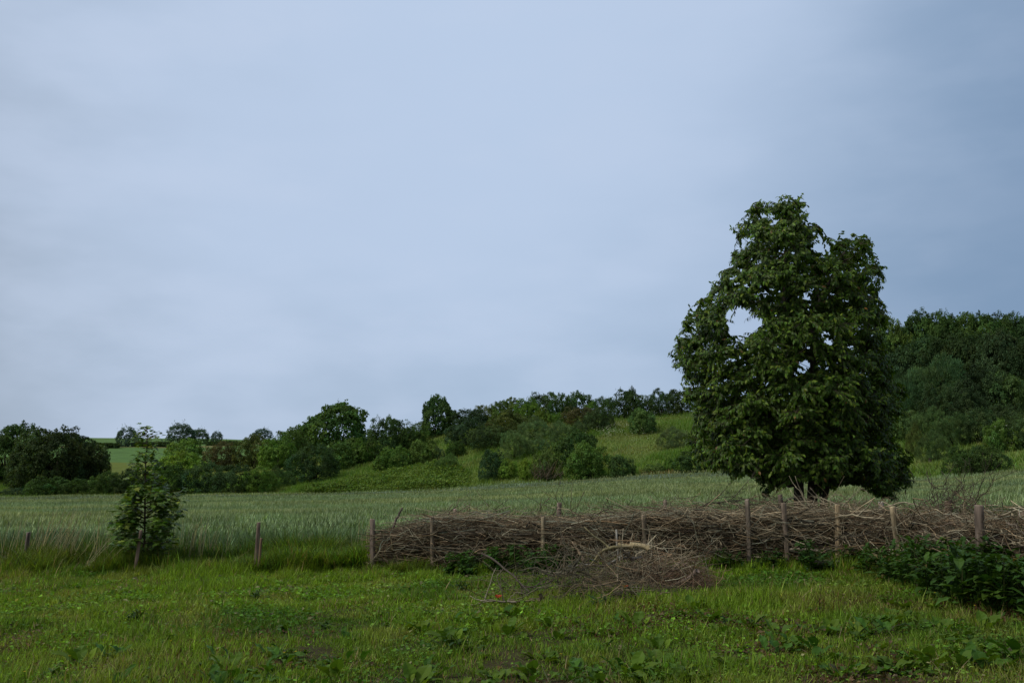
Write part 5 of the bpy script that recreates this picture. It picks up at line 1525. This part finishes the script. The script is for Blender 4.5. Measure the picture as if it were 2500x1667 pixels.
# big dark clump on the right
k = 0
for _ in range(4000):
    px = rng.uniform(845, 1100)
    py = np.interp(px, [845, 880, 940, 1024, 1100], [572, 585, 604, 622, 630]) - 56 * rng.random() ** 1.1
    Yg = None
    b = (CY - py) / F_PX; dy_ = cp - b * sp
    Ys = np.linspace(7.5, 15.5, 160); zz = EYE + (sp + b * cp) / dy_ * Ys; xx = (px - CX) / F_PX / dy_ * Ys
    h_ = ground(xx, Ys) - zz; j = np.argmax(h_ > 0)
    if h_[j] <= 0: continue
    x, y = xx[j], Ys[j]
    if y > hedge_y(x) - .1: continue
    if any(math.hypot(x - a, y - c) < .21 for a, c in [(o.location.x, o.location.y) for o in COL.objects if o.name.startswith('dock_plant')]): continue
    s = (.75 + .5 * rng.random()) * np.interp(px, [845, 900, 960, 1100], [.6, .85, 1.05, 1.1])
    place(BIG[k % 5], 'dock_plant', x, y, s, 'dark broad leaved plant in the dense clump before the right end of the brushwood hedge', 'dock', 'dark leafy plants massed at the right', (1, 1, 1) if k % 3 else (.85, .85, .8)); k += 1
    if k >= 95: break
print('docks', k)
# bright green weeds at the hedge foot
for k in range(34):
    px = 448 + 122 * rng.random(); Yd = fy(px) - .12 - .75 * rng.random() ** 1.5
    place(NET[k % 4], 'leafy_weed', u_of(px) * Yd, Yd, .7 + .5 * rng.random(), 'bright green leafy weed growing at the hedge foot round the pale front stake', 'weed', 'bright green weeds at the hedge foot', (1, 1, 1) if k % 3 else (1.2, 1.25, 1))
for k in range(12):
    px = 712 + 70 * rng.random(); Yd = fy(px) - .1 - .5 * rng.random()
    place(NET[k % 4], 'leafy_weed', u_of(px) * Yd, Yd, .55 + .4 * rng.random(), 'dull green weed at the hedge foot below the dark stakes under the lone tree', 'weed', 'dull weeds at the hedge foot', (.7, .72, .8))
for k in range(10):
    px = 800 + 40 * rng.random(); Yd = fy(px) - .15 - .5 * rng.random()
    place(NET[k % 4], 'leafy_weed', u_of(px) * Yd, Yd, .6 + .6 * rng.random(), 'green weed at the hedge foot round the cut log', 'weed', 'weeds round the cut log', (.8, .85, .9))
# small docks in the lawn
for k in range(240):
    py = 618 + 75 * rng.random() ** .7; b = (CY - py) / F_PX
    px = rng.uniform(60, 1080) if k % 4 else rng.uniform(420, 1000)
    Yd = -(EYE - .05) * (cp - b * sp) / (sp + b * cp)
    Yd = float(np.clip(Yd, 6.9, 13))
    place(ROS[k % 6], 'dock_rosette', u_of(px) * Yd, Yd, .7 + .95 * rng.random(), 'small upright light green dock rosette growing in the foreground lawn', 'dock', 'small docks in the foreground lawn', [(1, 1, 1), (.8, .9, .9), (1.15, 1.1, 1), (.75, .8, .7)][k % 4])
# thistle-like tufts in the lawn
TUF = [leafy_plant('tuft_leaves', 26, .14, .03, (.4, 1.3), .10, (.035, .075, .018), .02) for _ in range(2)]
for px, py, lab in ((143, 612, 'dark leafy tuft in the left lawn below the sapling stake'), (262, 590, 'dark tuft in the lawn below the lone fence post'), (463, 588, 'dark tuft in the lawn below the second hedge stake'), (455, 640, 'small dark tuft in the lawn left of centre foreground'), (575, 606, 'dark bushy tuft at the left foot of the brush pile'), (598, 612, 'second dark bushy tuft, just left of the pile bottom')):
    Yd = (EYE - .08) / ((py - HOR) / F_PX) * .985
    place(TUF[0 if px < 500 else 1], 'weed_tuft', u_of(px) * Yd, Yd, 1.2 + .5 * rng.random(), lab, 'weed', 'dark tufts in the lawn', (1.0, .95, .7))

# poppies and buttercups
def poppy(px, py, Yd, label):
    p = at(px, py, Yd); g = Geo(); gz = float(ground(p[0], p[1]))
    p[2] = max(p[2], gz + .12)
    t = np.linspace(0, 1, 5)
    tubes(g, np.array([p[0], p[1], gz]) * (1 - t[:, None]) + p * t[:, None] + np.stack([.02 * np.sin(t * 3), 0 * t, 0 * t], -1), .003 + 0 * t, 4, (.05, .08, .02), 0)
    for k in range(4):
        a = k * 1.57 + .4; d = np.array([[math.cos(a), math.sin(a) - .2, .45]])
        put(g, T_CARD, p[None], d, np.array([[-math.cos(a) * .5, -.5, .8]]), .055, .065, -.2, .3, (.42, .055, .012), 1)
    o = g.obj('poppy', [M_GRASS, M_FLOWER], loc=(p[0], p[1], gz)); tag(o, label, 'flower', 'poppies by the brush pile')
poppy(498, 597, 11.95, 'single red poppy above the forked branch left of the pile')
poppy(625, 592, 12.3, 'orange red poppy in front of the brush pile')
gb = Geo(); t = np.linspace(0, 1, 4)
tubes(gb, np.stack([.01 * t, 0 * t, .13 * t], -1), .0016 + 0 * t, 4, (.06, .10, .02), 0)
for k in range(5):
    a = k * 1.257; put(gb, T_CARD, np.array([[.01, 0, .13]]), np.array([[math.cos(a), math.sin(a), .35]]), np.array([[0, 0, 1.]]), .011, .012, 0, 0, (.60, .46, .02), 1)
BUT = gb.mesh('buttercup', [M_GRASS, M_FLOWER])
for px, py in ((100, 577), (260, 575), (40, 668), (82, 654), (287, 652), (300, 652), (326, 653), (430, 660), (688, 640), (690, 590), (965, 625), (180, 640), (560, 655), (930, 617), (845, 640)):
    Yd = (EYE - .1) / ((py - HOR) / F_PX) * .985
    place(BUT, 'buttercup', u_of(px) * Yd, Yd, .9 + .4 * rng.random(), 'tiny yellow buttercup in the lawn', 'flower', 'buttercups in the lawn')
